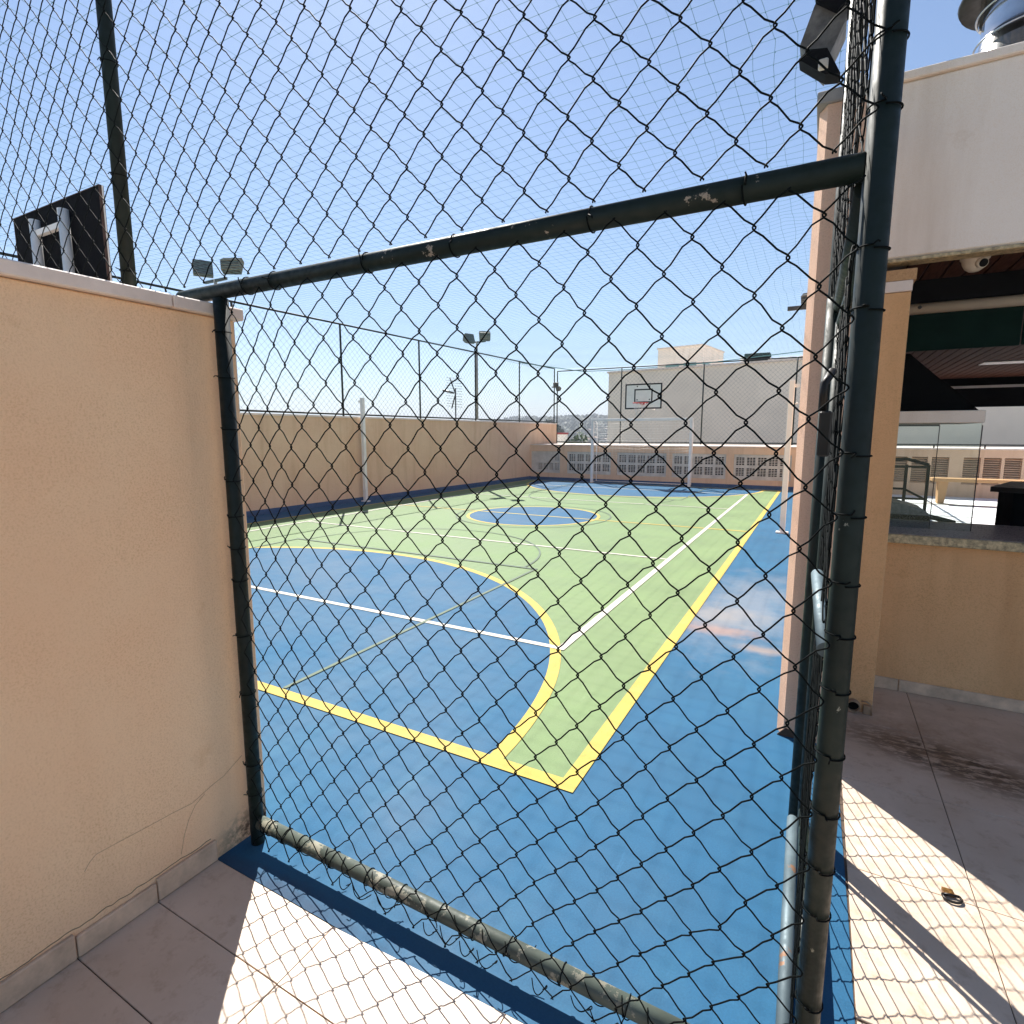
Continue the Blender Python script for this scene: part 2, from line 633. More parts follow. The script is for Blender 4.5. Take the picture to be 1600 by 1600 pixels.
def arc_ell(mb, cx, cy, rx, ry, w, a0, a1, z, seg=96):
    n = len(mb.v)
    for i in range(seg + 1):
        a = a0 + (a1 - a0) * i / seg
        mb.v.append((cx + rx * cos(a), cy + ry * sin(a), z))
        mb.v.append((cx + (rx + w) * cos(a), cy + (ry + w) * sin(a), z))
    for i in range(seg):
        mb.face([n + 2 * i, n + 2 * i + 1, n + 2 * i + 3, n + 2 * i + 2])


c = MB()
W = .078
add_sheet(c, [(x0 - W, y0 - W), (x1 + W, y0 - W), (x1 + W, y0), (x0 - W, y0)], .0045)
add_sheet(c, [(x0 - W, y1), (x1 + W, y1), (x1 + W, y1 + W), (x0 - W, y1 + W)], .0045)
add_sheet(c, [(x0 - W, y0), (x0, y0), (x0, y1), (x0 - W, y1)], .0045)
add_sheet(c, [(x1, y0), (x1 + W, y0), (x1 + W, y1), (x1, y1)], .0045)
arc_ell(c, CX, 2.165, 3.44, 3.30, W, 0.0, pi, .0045)
arc_ell(c, CX, 16.85, 3.44, 3.30, W, pi, 2 * pi, .0045)
arc_ell(c, CX, 9.52, 1.22, 1.22, .06, 0, 2 * pi, .0045)
add_sheet(c, [(x0, 9.49), (x1, 9.49), (x1, 9.55), (x0, 9.55)], .0058)
struct('court_yellow_lines', c, M['court_yellow'])
c = MB()
wx0, wx1 = -7.93, -1.55
for ya, yb in ((3.55, 3.605), (15.37, 15.42), (6.86, 6.91), (12.2, 12.25)):
    add_sheet(c, [(wx0 + .03, ya), (wx1 - .03, ya), (wx1 - .03, yb), (wx0 + .03, yb)], .0072)
for xx in (wx0, wx1):
    add_sheet(c, [(xx - .03, 3.55), (xx + .03, 3.55), (xx + .03, 15.42), (xx - .03, 15.42)], .0072)
struct('court_white_lines', c, M['court_white'])
c = MB()
for s0, yb in ((1, 2.17), (-1, 16.84)):
    yt = yb + s0 * 3.45
    for xx in (CX - 1.97, CX + 1.97):
        lo, hi = sorted((yb, yt))
        add_sheet(c, [(xx - .014, lo), (xx + .014, lo), (xx + .017, hi), (xx - .017, hi)], .0086)
    lo, hi = sorted((yt, yt + s0 * .045))
    add_sheet(c, [(CX - 1.992, lo), (CX + 1.992, lo), (CX + 1.992, hi), (CX - 1.992, hi)], .0086)
    add_arc(c, CX, yt + s0 * .045, 1.80, 1.826, (0 if s0 > 0 else pi), (pi if s0 > 0 else 2 * pi), .0086)
add_arc(c, CX, 9.52, 1.46, 1.485, 0, 2 * pi, .0086)
struct('court_grey_lines', c, M['court_grey'])

# paving tiles: real slabs over a bed of grout
c = MB()
c.prism([(-1.86, -2.9), (5.0, -2.9), (5.0, 3.97), (.1, 3.97), (.1, 3.06), (.172, 2.8), (.178, 2.3), (.183, 1.9), (.184, 1.6), (.186, 1.148),
         (-.4, 1.147), (-1.147, 1.110), (-1.86, 1.109)], -.019, -.0025)
struct('grout_bed', c, M['grout'])
rt = random.Random(3)
c = MB()


def fbm(u, v, k):
    return noise.noise(Vector((u, v, k)))


def slab(xa, xb, ya, yb):
    g2 = .0016
    z = .002 + rt.uniform(-.0008, .0008)
    c.box(xa + g2, xb - g2, ya + g2, yb - g2, -.012, z, .0014)


def edge_y(x):
    return 1.109 if x < -1.147 else 1.112 + (min(x, -.4) + 1.147) * .048


xs = [.56 + .61 * k for k in range(-3, 8)]
ys = [2.183 + .607 * k for k in range(-9, 4)]
slab(-1.846, -1.25, .894, 1.108)
slab(-1.846, -1.25, .662, .894)
for k in range(6):
    slab(-1.846, -1.25, .662 - .61 * (k + 1), .662 - .61 * k)
cols = [-1.25, -.64, -.03, .58]
for xa, xb in zip(cols[:-1], cols[1:]):
    ea, eb = edge_y(xa) - .003, edge_y(xb) - .003
    c.prism([(xa + .0016, .8946), (xb - .0016, .8946), (xb - .0016, eb), (xa + .0016, ea)], -.012, .0018)
    for k in range(6):
        slab(xa, xb, .893 - .61 * (k + 1), .893 - .61 * k)
for i in range(-1, 7):
    xa, xb = .56 + .61 * i, .56 + .61 * (i + 1)
    if i < 0:
        xa = .187
    for j in range(-2, 3):
        ya, yb = 2.183 + .607 * j, min(3.955, 2.183 + .607 * (j + 1))
        if ya < 1.15:
            ya = .9
        if i == -1 and j == -2:
            continue
        if i >= 0 or ya > .9:
            slab(xa, xb, ya, yb)
for i in range(0, 7):
    for k in range(5):
        slab(.58 + .61 * i, .58 + .61 * (i + 1), .893 - .61 * (k + 1), .893 - .61 * k)
slab(.188, .56, 1.15, 1.57)
struct('paving_tiles', c, M['tile'])

c = MB()
c.box(.12, 8.8, 4.25, YL, -.019, 0)
struct('terrace_floor', c, M['terrace'])
c = MB()
for ya, w in ((15.35, .11), (13.8, .03), (13.15, .03), (12.47, .03), (11.6, .05)):
    add_sheet(c, [(.14, ya - w), (8.7, ya - w), (8.7, ya + w), (.14, ya + w)], .004)
struct('terrace_joints', c, M['concrete'])

# ------------------------------------------------------------------ near left wall (runs away from the viewer)
CRACK_A = [(0.706, 0.252), (0.721, 0.272), (0.74, 0.285), (0.811, 0.282), (0.887, 0.277), (0.97, 0.274), (1.036, 0.268), (1.109, 0.291), (1.16, 0.302), (1.236, 0.342)]
CRACK_B = [(0.985, 0.107), (1.001, 0.169), (1.021, 0.217), (1.047, 0.254), (1.084, 0.276)]
t = thing('stucco_wall', 'waist to head high peach stucco wall nearest on the left, with pale coping', 'wall', (-1.9, .2, 0))
c = MB()
c.box(-2.02, -1.846, -2.5, 1.325, -.015, 1.945, .004)
c.build('wall_body', M['stucco'], t)
c = MB()
for k in range(7):
    ya = 1.350 - .62 * k
    yb = ya - .62
    if k == 0:
        yb = 1.10
    elif k > 0:
        ya = 1.10 - .62 * (k - 1)
        yb = ya - .62
    c.box(-2.05, -1.822, yb + .0015, ya - .0015, 1.947, 1.987, .004)
c.build('coping', M['coping'], t)
rs = random.Random(5)
jn = [1.108, .895, .662, .20, -.26, -.9, -1.5]
for i in range(6):
    c = MB()
    h = .082 + rs.uniform(-.006, .005)
    hh = h - (.012 if i % 2 else 0)
    c.box(-1.846, -1.832, jn[i + 1] + .002, jn[i] - .002, .0035, hh, .003)
    c.build('skirting_tile', M['skirting'], t)

c = MB()
rc = random.Random(8)
pts = []
y = -.6
while y < 1.1:
    pts.append((-1.8458, y, .092 + .006 * fbm(y * 9, 0, 3) + .004 * rc.uniform(-1, 1)))
    y += .018
c.tube(pts, .0011, 5)
c.build('plaster_crack', M['grout'], t)

M['hairline'] = plain('hairline_crack', (.50, .33, .20), .95)
for line in (CRACK_A, CRACK_B):
    c = MB()
    c.tube([(-1.8455, y, z) for (y, z) in line], .0009, 4)
    c.build('plaster_crack', M['hairline'], t)

# near end wall of the court, running left behind the first wall
t = thing('end_wall', 'stucco end wall of the court carrying the tall near fence, mostly hidden', 'wall', (-5.8, 1.3, 0))
c = MB()
c.box(-9.9, -2.03, 1.21, 1.355, -.015, 1.925, .003)
c.build('wall_body', M['stucco_far'], t)
c = MB()
c.box(-9.9, -2.055, 1.19, 1.375, 1.927, 1.965, .003)
c.build('coping', M['coping'], t)

# long left wall
t = thing('boundary_wall', 'long tan wall along the left side of the court, blue painted foot', 'wall', (-9.3, 10, 0))


def strip(x_off0, x_off1, ya, yb, z0, z1):
    mb = MB()
    mb.prism([(lwx(ya) + x_off0, ya), (lwx(ya) + x_off1, ya), (lwx(yb) + x_off1, yb), (lwx(yb) + x_off0, yb)], z0, z1)
    return mb


strip(-.16, 0, 1.36, YF, 0, 1.90).build('wall_body', M['stucco_far'], t)
strip(-.18, .02, 1.36, YF + .03, 1.902, 1.94).build('coping', M['coping'], t)
strip(.0005, .004, 1.36, YL, .001, .10).build('painted_foot', M['skirt_blue'], t)

# vented ledge across the far end
t = thing('vented_wall', 'low tan wall with white vent block panels behind the far goal', 'wall', (-4.6, YL, 0))
panels = [(-8.74, -7.65), (-7.40, -5.87), (-5.67, -4.10), (-3.93, -2.37), (-2.16, -.65)]
c = MB()
xe = [-9.0] + [v for p in panels for v in p] + [RW]
for i in range(0, len(xe), 2):
    c.box(xe[i], xe[i + 1], YL, YL + .16, .235, .965)
c.box(-9.0, RW, YL, YL + .16, .0, .235)
c.box(-9.0, RW, YL, YL + .16, .965, 1.165)
c.box(-9.0, RW, YL + .45, YL + .47, .0, 1.16)
c.build('wall_body', M['stucco_far'], t)
c = MB()
c.prism([(-8.85, YL - .02), (RW, YL - .02), (RW, YF + .25), (-8.72, YF + .25)], 1.167, 1.20)
c.build('coping', M['coping'], t)
c = MB()
c.box(-8.95, RW, YL - .004, YL, .001, .09)
c.build('painted_foot', M['skirt_blue'], t)
for pi_, (a, b_) in enumerate(panels):
    c = MB()
    ya, yb = YL + .03, YL + .10
    z0, z1 = .236, .964
    n = 5
    pad = .06
    w = (b_ - a - pad) / n
    rows = [(z0 + .11, z0 + .33), (z0 + .42, z0 + .64)]
    holes = []
    for r, (ra, rb) in enumerate(rows):
        for k in range(n):
            if pi_ == 0 and ((r == 1 and k < 4) or k == 0):
                continue
            xa = a + pad / 2 + w * k + .035
            holes.append((xa, xa + w - .07, ra, rb))
    # solid strips
    zc = [z0, rows[0][0], rows[0][1], rows[1][0], rows[1][1], z1]
    for q in (0, 2, 4):
        c.box(a, b_, ya, yb, zc[q], zc[q + 1])
    for r, (ra, rb) in enumerate(rows):
        hs = sorted(h for h in holes if h[2] == ra)
        px_ = a
        for h in hs:
            c.box(px_, h[0], ya, yb, ra, rb)
            px_ = h[1]
        c.box(px_, b_, ya, yb, ra, rb)
    for (xa, xb, ra, rb) in holes:
        for q in (1, 2):
            xm = xa + (xb - xa) * q / 3
            c.box(xm - .008, xm + .008, ya + .004, yb - .004, ra, rb)
        for q in range(1, 5):
            zm = ra + (rb - ra) * q / 5
            c.box(xa, xb, ya + .008, yb - .008, zm - .007, zm + .007)
    c.build('vent_panel', M['white_block'], t)
c = MB()
c.box(-8.9, RW, YL + .41, YL + .43, .1, 1.1)
c.build('cavity_shade_sheet', M['void'], t)  # black sheet, painted stand-in for the shade behind the vent holes

# right wall, its end face is the pillar beside the gate
t = thing('end_pillar_wall', 'tall narrow rose tan pillar end of the court side wall, sunlit left edge', 'wall', (0, 3.05, 0))
c = MB()
c.prism([(RW, 3.115), (RW + .033, 3.05), (.09, 3.05), (.09, YL + .2), (RW, YL + .2)], -.015, 3.0)
c.build('wall_body', M['stucco_pillar'], t)
c = MB()
c.box(RW - .012, .10, 3.035, YL + .2, 3.002, 3.055, .004)
c.build('cap', M['concrete'], t)

c = MB()
rb_ = random.Random(31)
pts = []
for i in range(9):
    pts.append((-.095 + i * .013, 3.046, .004 + (.035 * sin(pi * i / 8) + rb_.uniform(0, .012))))
c.extrude([(-.095, 3.046, .001)] + pts + [(.010, 3.046, .001)], (0, .006, 0))
c.build('broken_foot', M['grout'], t)

# louvred wall on the terrace side
t = thing('louvred_wall', 'beige terrace wall with dark horizontal louvres seen through the bar', 'wall', (4, YL, 0))
ap = [(1.35, 1.62), (1.70, 1.99), (2.08, 2.41), (2.49, 2.84), (3.12, 3.45), (3.51, 3.84), (3.90, 4.22), (4.5, 4.83), (4.9, 5.23), (5.3, 5.63)]
c = MB()
xe = [.10] + [v for p in ap for v in p] + [8.8]
for i in range(0, len(xe), 2):
    c.box(xe[i], xe[i + 1], YL, YL + .14, .32, .975)
c.box(.10, 8.8, YL, YL + .14, 0, .32)
c.box(.10, 8.8, YL, YL + .14, .975, 1.165)
c.build('wall_body', M['stucco_far'], t)
c = MB()
c.box(.10, 8.8, YL - .02, YF + .25, 1.167, 1.20)
c.build('coping', M['coping'], t)
c = MB()
c.box(.10, 8.8, YL + .2, YL + .22, .2, 1.1)
c.build('cavity_shade_sheet', M['void'], t)  # black sheet giving the gaps between louvres their shade by colour
for (a, b_) in ap:
    c = MB()
    for k in range(12):
        z = .335 + k * .054
        c.extrude([(a, YL + .02, z), (a, YL + .08, z + .03), (a, YL + .085, z + .022), (a, YL + .025, z - .008)], (b_ - a, 0, 0))
    c.build('louvre', M['stucco_far'], t)
t = thing('guard_rail', 'grey metal rail topping the louvred terrace wall', 'railing', (4, YL + .1, 1.2))
c = MB()
c.box(.2, 8.8, YL + .07, YL + .11, 1.27, 1.30)
c.build('rail', M['steel_dark'], t)
for k in range(9):
    c = MB()
    c.box(.5 + k, .53 + k, YL + .075, YL + .105, 1.2, 1.27)
    c.build('stub_post', M['steel_dark'], t)


# ------------------------------------------------------------------ chain link
def chainlink(mapf, L, H, px_, pz_, r, sides=4, e=.0026, d=.0022, detail=True, warp=None, u0=0, v0=0, flip=0, skip=None):
    """mesh of interlocked zigzag wires; mapf(u, v, w) gives the point for along, up, out"""
    mb = MB()
    nw = int(L / px_)
    nl = int(H / pz_)
    for i in range(nw + 1):
        uc = u0 + i * px_
        pts = []
        for j in range(nl + 1):
            sg = 1 if (i + j + flip) % 2 == 0 else -1
            u = uc + sg * (px_ / 2 + (e if detail else 0))
            v = v0 + j * pz_
            lo, hi = -sg * d, sg * d
            if detail:
                q = .0055
                if j > 0:
                    pts.append((u - sg * q * .62, v - q, lo))
                pts.append((u, v - .0012 if j else v, lo * .4))
                if j < nl:
                    pts.append((u + 0, v + .0012, hi * .4))
                    pts.append((u - sg * q * .62, v + q, hi))
                    # gentle bow half way along the leg
                    pts.append((uc - .0022 + sg * px_ * .22, v + pz_ * .28, hi))
                    pts.append((uc - .0022 - sg * px_ * .22, v + pz_ * .74, hi))
            else:
                pts.append((u, v, hi))
        seq = []
        for (u, v, w) in pts:
            if warp:
                u, v, w = warp(u, v, w)
            seq.append(mapf(u, v, w))
        if skip:
            seq = [p for p in seq if not skip(p)]
        if len(seq) > 1:
            mb.tube(seq, r, sides, caps=detail)
    return mb


def warp_lower(u, v, w):
    a = .0075
    du = a * fbm(u * 6, v * 6, 1.3) + .004 * fbm(u * 19, v * 19, 5)
    dv = a * fbm(u * 6, v * 6, 7.7) + .004 * fbm(u * 19, v * 19, 9)
    dw = .012 * fbm(u * 2.5, v * 2.5, 3.1) + .003 * fbm(u * 17, v * 17, 2)
    lowk = max(0, .28 - v) / .28
    dw -= .030 * lowk * lowk
    du += .022 * lowk * fbm(u * 14, v * 10, 4.4)
    dv += .018 * lowk * fbm(u * 12, v * 12, 8.4)
    # a stretched link near the foot of the right post
    q = sqrt((u + .135) ** 2 + (v - .47) ** 2)
    if q < .12:
        k = (1 - q / .12)
        dv -= .02 * k
        du += .010 * k
    # left hand columns squeezed against the post
    if u < -1.45:
        u = -1.45 + (u + 1.45) * .86
    return u + du, v + dv, w + dw


def warp_upper(u, v, w):
    a = .007
    du = a * fbm(u * 5, v * 5, 11.3) + .003 * fbm(u * 17, v * 17, 15)
    dv = a * fbm(u * 5, v * 5, 17.7) + .003 * fbm(u * 17, v * 17, 19)
    if v < 2.1:
        k = max(0, (v - 2.04) / .06)
        dv *= k
    return u + du, v + dv, w + .012 * fbm(u * 2, v * 2, 13)


# ------------------------------------------------------------------ near fence (frame with mesh in front of the viewer)
R = .0245
t = thing('chain_link_fence', 'dark green tube frame filled with large black diamond mesh, filling the foreground', 'fence', (-.87, YN, 0))
mf = lambda u, v, w: (u, YN - .031 + w, v)
chainlink(mf, 1.78, 1.96, .0573, .0610, .00185, 6, warp=warp_lower, u0=-1.7669, v0=.047, flip=1).build('lower_mesh', M['wire'], t)
chainlink(mf, 3.57, 1.95, .0565, .0595, .00185, 6, warp=warp_upper, u0=-3.5413, v0=2.043, flip=0,
          skip=lambda p: p[2] < 2.03).build('upper_mesh', M['wire'], t)
c = MB()
c.tube([(.060, YN, -.01), (.060, YN, 1), (.060, YN, 3.98)], R, 24)
c.build('post', M['green_tube'], t)
c = MB()
c.tube([(-1.790, YN, -.01), (-1.790, YN, 1), (-1.790, YN, 1.997)], R, 24)
c.build('post', M['green_tube'], t)
c = MB()
c.tube([(-2.325, YN, 1.966), (-2.325, YN, 3), (-2.325, YN, 3.98)], R, 24)
c.build('post', M['green_tube'], t)
c = MB()
c.tube([(-3.6, YN, 1.966), (-3.6, YN, 3.98)], R, 24)
c.build('post', M['green_tube'], t)
c = MB()
c.tube([(-2.0, YN, 2.021), (-1, YN, 2.021), (.036, YN, 2.021)], R, 24)
c.build('top_rail', M['rail_worn'], t)
c = MB()
c.tube([(-3.62, YN, 3.95), (.06, YN, 3.95)], R, 16)
c.build('head_rail', M['green_tube'], t)
c = MB()
c.tube([(-1.766, YN, .088), (-1, YN, .088), (.036, YN, .088)], R, 24)
c.build('bottom_rail', M['rail_flaked'], t)


def tie(pt, axis, r, tail=.02, seed=0, nm='wire_tie', parent=None, turns=1.0):
    """wire wound once round a tube with twisted tails"""
    rr = random.Random(seed)
    p = Vector(pt)
    ax = Vector(axis).normalized()
    a = Vector((0, -1, 0))
    b_ = ax.cross(a)
    pts = []
    n = 22
    for i in range(n + 1):
        w = 2 * pi * turns * i / n
        pts.append(p + (a * cos(w) + b_ * sin(w)) * (r + .0022) + ax * (i / n - .5) * .006)
    e0 = pts[-1]
    d0 = a * .35 + b_ * rr.uniform(-.9, .9) + ax * rr.uniform(-.7, .7)
    pts.append(e0 + a * .004)
    pts.append(e0 + d0.normalized() * tail * .6 + a * .003)
    pts.append(e0 + d0.normalized() * tail + ax * rr.uniform(-.006, .006))
    mb = MB()
    mb.tube(pts, .0017, 6)
    return mb.build(nm, M['wire'], parent)


for k, z in enumerate((2.22, 2.11, 1.878, 1.773, 1.512, 1.396, 1.263, 1.159, 1.045, .907, .779, .653, .547, .327, .2, 2.36, 2.5)):
    tie((.060, YN, z), (.04, 0, 1), R, .012, k, parent=t)
for k, z in enumerate((1.89, 1.74, 1.568, 1.39, 1.266, 1.151, 1.034, .83, .608, .328, .21)):
    tie((-1.790, YN, z), (.04, 0, 1), R, .016, 50 + k, parent=t)
for k, x in enumerate((-1.644, -1.516, -1.135, -.841, -.476, -.16)):
    tie((x, YN, 2.021), (1, 0, .05), R, .022, 80 + k, parent=t)
for k, z in enumerate((2.867, 2.489, 2.153)):
    tie((-2.325, YN, z), (.04, 0, 1), R, .015, 90 + k, parent=t)
for k, x in enumerate((-1.70, -1.62, -1.54, -1.38, -1.22, -1.08, -.93, -.80, -.69, -.52, -.34, -.2, -.08)):
    tie((x, YN, .088), (1, 0, random.uniform(-.2, .2)), R, .025, 100 + k, parent=t)
# tangled lower wires round the bottom rail
rg = random.Random(12)


def smooth_tube(mb, pts, r, sides=5, sub=4):
    P = [Vector(p) for p in pts]
    out = []
    for i in range(len(P) - 1):
        p0, p1, p2, p3 = P[max(i - 1, 0)], P[i], P[i + 1], P[min(i + 2, len(P) - 1)]
        for q in range(sub):
            k = q / sub
            out.append(.5 * ((2 * p1) + (p2 - p0) * k + (2 * p0 - 5 * p1 + 4 * p2 - p3) * k * k + (3 * p1 - p0 - 3 * p2 + p3) * k ** 3))
    out.append(P[-1])
    mb.tube(out, r, sides)


for k in range(17):
    c = MB()
    x = -1.74 + k * .105 + rg.uniform(-.03, .03)
    a0 = rg.uniform(1.2, 2.6)
    n = rg.randint(5, 8)
    pitch = rg.uniform(.004, .015)
    pts = []
    for i in range(n):
        w = a0 + i * .62
        rr_ = R + .0035 + (.010 if i > n - 2 else 0)
        pts.append((x + i * pitch, YN + rr_ * cos(w), .088 + rr_ * sin(w)))
    smooth_tube(c, pts, .0016)
    c.build('loose_wire', M['wire'], t)
# knuckled lower edge of the mesh, hanging loose in scallops below the rail
x = -1.33
while x < -.05:
    wd = rg.uniform(.045, .10)
    y = YN - .04 - rg.uniform(0, .012)
    z0_, dz = .068 + rg.uniform(-.01, .01), rg.uniform(.012, .035)
    pts = [(x, y + .012, z0_), (x + wd * .25, y, z0_ - dz * .8), (x + wd * .55, y - .004, z0_ - dz), (x + wd * .8, y, z0_ - dz * .5), (x + wd, y + .008, z0_ + .004),
           (x + wd + .006, y - .004, z0_ + .012), (x + wd - .004, y - .008, z0_ + .006)]
    if rg.random() < .7:
        c = MB()
        smooth_tube(c, pts, .0016)
        c.build('loose_wire', M['wire'], t)
    x += wd * rg.uniform(.9, 1.3)

# ------------------------------------------------------------------ side gate and side fence, seen almost edge on
GX = .045
t = thing('side_gate', 'green tube gate seen nearly edge on behind the thick right post', 'gate', (GX, 1.8, 0))
c = MB()
c.tube([(GX - .005, 2.29, .06), (GX - .005, 2.29, 1.93)], .021, 18)
c.build('stile', M['green_tube'], t)
c = MB()
c.tube([(GX + .02, 1.33, .08), (GX + .02, 1.33, 1.93)], .019, 18)
c.build('stile', M['green_tube'], t)
for z, m_ in ((.10, 'green_tube'), (1.93, 'green_tube')):
    c = MB()
    c.tube([(GX + .018, 1.33, z), (GX - .005, 2.29, z)], .019, 16)
    c.build('cross_rail', M[m_], t)
c = MB()
c.tube([(GX - .027, 1.80, 1.155), (GX - .026, 1.785, 1.152), (GX - .006, 1.30, 1.10)], [.010, .0165, .0165], 18)
c.build('middle_rail', M['galv'], t)
c = MB()
c.tube([(GX + .03, 2.2, .03), (GX + .03, 2.2, .8)], .009, 10)
c.build('drop_bolt', M['green_tube'], t)
c = MB()
c.box(GX - .05, GX - .025, 1.42, 1.50, 1.50, 1.60, .004)
c.tube([(GX - .045, 1.44, 1.60), (GX - .045, 1.44, 1.66), (GX - .03, 1.47, 1.69)], .009, 10)
c.build('latch', M['steel_dark'], t)
mg = lambda u, v, w: (GX - .012 + w, u, v)


def warp_side(u, v, w):
    return (u + .008 * fbm(u * 7, v * 7, 21), v + .01 * fbm(u * 7, v * 7, 25), w + .010 * fbm(u * 4, v * 4, 29))


chainlink(mg, .98, 1.84, .0573, .061, .0019, 5, warp=warp_side, u0=1.32, v0=.09).build('mesh', M['wire'], t)

t = thing('side_fence', 'green mesh fence seen edge on above the gate and pillar at the right', 'fence', (.03, 2.4, 0))
c = MB()
c.tube([(.012, 2.375, 0), (.012, 2.375, 2.03)], R, 20)
c.build('post', M['green_tube'], t)
c = MB()
c.tube([(.012, 2.985, 0), (.012, 2.985, 3.95)], R, 20)
c.build('post', M['green_tube'], t)
for yp in (5.6, 8.1, 10.6, 13.1, 15.6, 18.1):
    c = MB()
    c.tube([(.0, yp, 3.05), (.0, yp, 3.95)], R, 10)
    c.build('post', M['green_tube'], t)
c = MB()
c.tube([(.045, 1.265, 1.995), (.03, 2.355, 1.995)], .021, 18)
c.build('rail', M['green_tube'], t)
c = MB()
c.tube([(.055, 1.24, 3.95), (.0, 19.2, 3.95)], R, 12)
c.build('rail', M['green_tube'], t)
c = MB()
c.tube([(.022, 1.27, .022), (.012, 1.8, .022), (.004, 2.33, .022)], .020, 18)
c.build('threshold_tube', M['galv'], t)
ms = lambda u, v, w: (.018 + w, u, v)
chainlink(ms, .60, 1.95, .0573, .061, .0019, 5, warp=warp_side, u0=2.40, v0=.06).build('mesh', M['wire'], t)
ms2 = lambda u, v, w: (.034 - (u - 1.24) * .020 + w, u, v)
chainlink(ms2, 1.75, 1.92, .0573, .061, .0019, 5, warp=warp_side, u0=1.27, v0=2.02).build('mesh', M['wire'], t)
ms3 = lambda u, v, w: (.0 + w, u, v)
chainlink(ms3, 16.0, .88, .06, .06, .0019, 3, detail=False, u0=3.06, v0=3.06).build('mesh', M['wire'], t)

# ------------------------------------------------------------------ far fences
t = thing('boundary_fence', 'fine mesh fence with thin dark posts on top of the long left wall', 'fence', (-9.3, 10, 1.94))
ml = lambda u, v, w: (lwx(u) - .06 + w, u, v)


def ltop(y):
    return 3.93


chainlink(ml, 17.8, 1.94, .07, .07, .0024, 3, detail=False, u0=1.4, v0=1.97).build('mesh', M['wire_far'], t)
for yp in (1.8, 4.3, 6.78, 9.25, 11.8, 14.25, 16.73, 19.2):
    c = MB()
    c.tube([(lwx(yp) - .08, yp, 1.93), (lwx(yp) - .08, yp, 3.92)], .022, 8)
    c.build('post', M['green_tube'], t)
for z in (1.985, 3.92):
    c = MB()
    c.tube([(lwx(1.3) - .08, 1.3, z), (lwx(19.2) - .08, 19.2, z)], .020, 8)
    c.build('rail', M['green_tube'], t)

t = thing('rear_fence', 'fine mesh fence with thin dark posts across the far end of the court', 'fence', (-4.5, YF, 1.2))
mr = lambda u, v, w: (u, YF + w, v)
chainlink(mr, 8.6, 2.56, .07, .07, .0024, 3, detail=False, u0=-8.65, v0=1.25).build('mesh', M['wire_far'], t)
for xp in (-8.64, -6.2, -3.45, -.75):
    c = MB()
    c.tube([(xp, YF + .02, 1.2), (xp, YF + .02, 3.84)], .022, 8)
    c.build('post', M['green_tube'], t)
for z in (1.26, 3.83):
    c = MB()
    c.tube([(-8.64, YF + .02, z), (.0, YF + .02, z)], .020, 8)
    c.build('rail', M['green_tube'], t)

# ------------------------------------------------------------------ net over the court
t = thing('overhead_net', 'thin pale safety net stretched across the sky above the whole court', 'net', (-4.7, 10, 3.9))
NX0, NX1, NY0, NY1 = -9.3, .0, 1.27, 19.15
STEP = .125


def net_z(x, y):
    fx = (x - NX0) / (NX1 - NX0)
    fy = (y - NY0) / (NY1 - NY0)
    sag = .16 * sin(pi * min(max(fx, 0), 1)) * (.35 + .65 * sin(pi * min(max(fy, 0), 1)))
    return 3.93 - sag + .03 * fbm(x * .7, y * .7, 31) - .0 * fy


def net_p(x, y):
    k = max(0, (x + 1.6)) / 1.6            # slack gathers towards the right wall
    dx = .020 * fbm(x * 1.7, y * 1.7, 41) + k * .07 * fbm(x * 2.3, y * 2.1, 43)
    dy = .020 * fbm(x * 1.7, y * 1.7, 47)
    return (x + dx, y + dy, net_z(x, y) + k * .05 * fbm(x * 3, y * 1.5, 49))


c = MB()
n = int((NX1 - NX0) / STEP)
for i in range(n + 1):
    x = NX0 + i * STEP
    k = int((NY1 - NY0) / .25)
    c.tube([net_p(x, NY0 + (NY1 - NY0) * j / k) for j in range(k + 1)], .0013, 3, caps=False)
n = int((NY1 - NY0) / STEP)
for i in range(n + 1):
    y = NY0 + i * STEP
    k = int((NX1 - NX0) / .25)
    c.tube([net_p(NX0 + (NX1 - NX0) * j / k, y) for j in range(k + 1)], .0013, 3, caps=False)
c.build('cord_grid', M['net'], t)
c = MB()
rk = random.Random(4)
for i in range(75):
    for j in range(30):
        p = Vector(net_p(NX0 + i * STEP, NY0 + j * STEP))
        c.tube([p - Vector((0, 0, .004)), p, p + Vector((0, 0, .004))], [.0008, .0034, .0008], 4, caps=False)
c.build('knots', M['net'], t)
c = MB()
c.tube([(-8.8, 16.6, 3.86), (-7.6, YF - .1, 3.76), (-6, YF - .1, 3.74), (-3.4, YF - .12, 3.80), (0, YF - .15, 4.02)], .012, 6)
c.build('edge_rope', M['net'], t)

# ------------------------------------------------------------------ bar
t = thing('bar_building', 'open poolside bar on the right with pale parapet, wooden ceiling and ochre counter wall', 'building', (1.5, 3.6, 0))
c = MB()
c.box(.10, 5.5, 3.95, 4.12, -.015, .914, .002)
c.build('counter_wall', M['stucco_bar'], t)
rs = random.Random(9)
xk = .35
while xk < 4.5:
    xn = .515 if xk < .4 else xk + .61
    c = MB()
    c.box(xk + .0015, xn - .0015, 3.938, 3.9495, .003, .076, .003)
    c.build('skirting_tile', M['skirting'], t)
    xk = xn
c = MB()
c.box(.10, .353, 3.53, 4.16, -.015, 2.26, .004)
c.build('pillar', M['stucco_bar'], t)
c = MB()
c.box(.098, .356, 3.527, 4.163, 2.262, 2.315, .002)
c.build('pillar_band', M['coping'], t)
c = MB()
c.box(.10, .37, 3.535, 4.15, 2.317, 2.372, .002)
c.build('lintel_block', M['wood'], t)
c = MB()
c.box(.10, 6.0, 3.53, 3.70, 2.425, 3.245, .010)
c.build('parapet', M['pale_render'], t)
c = MB()
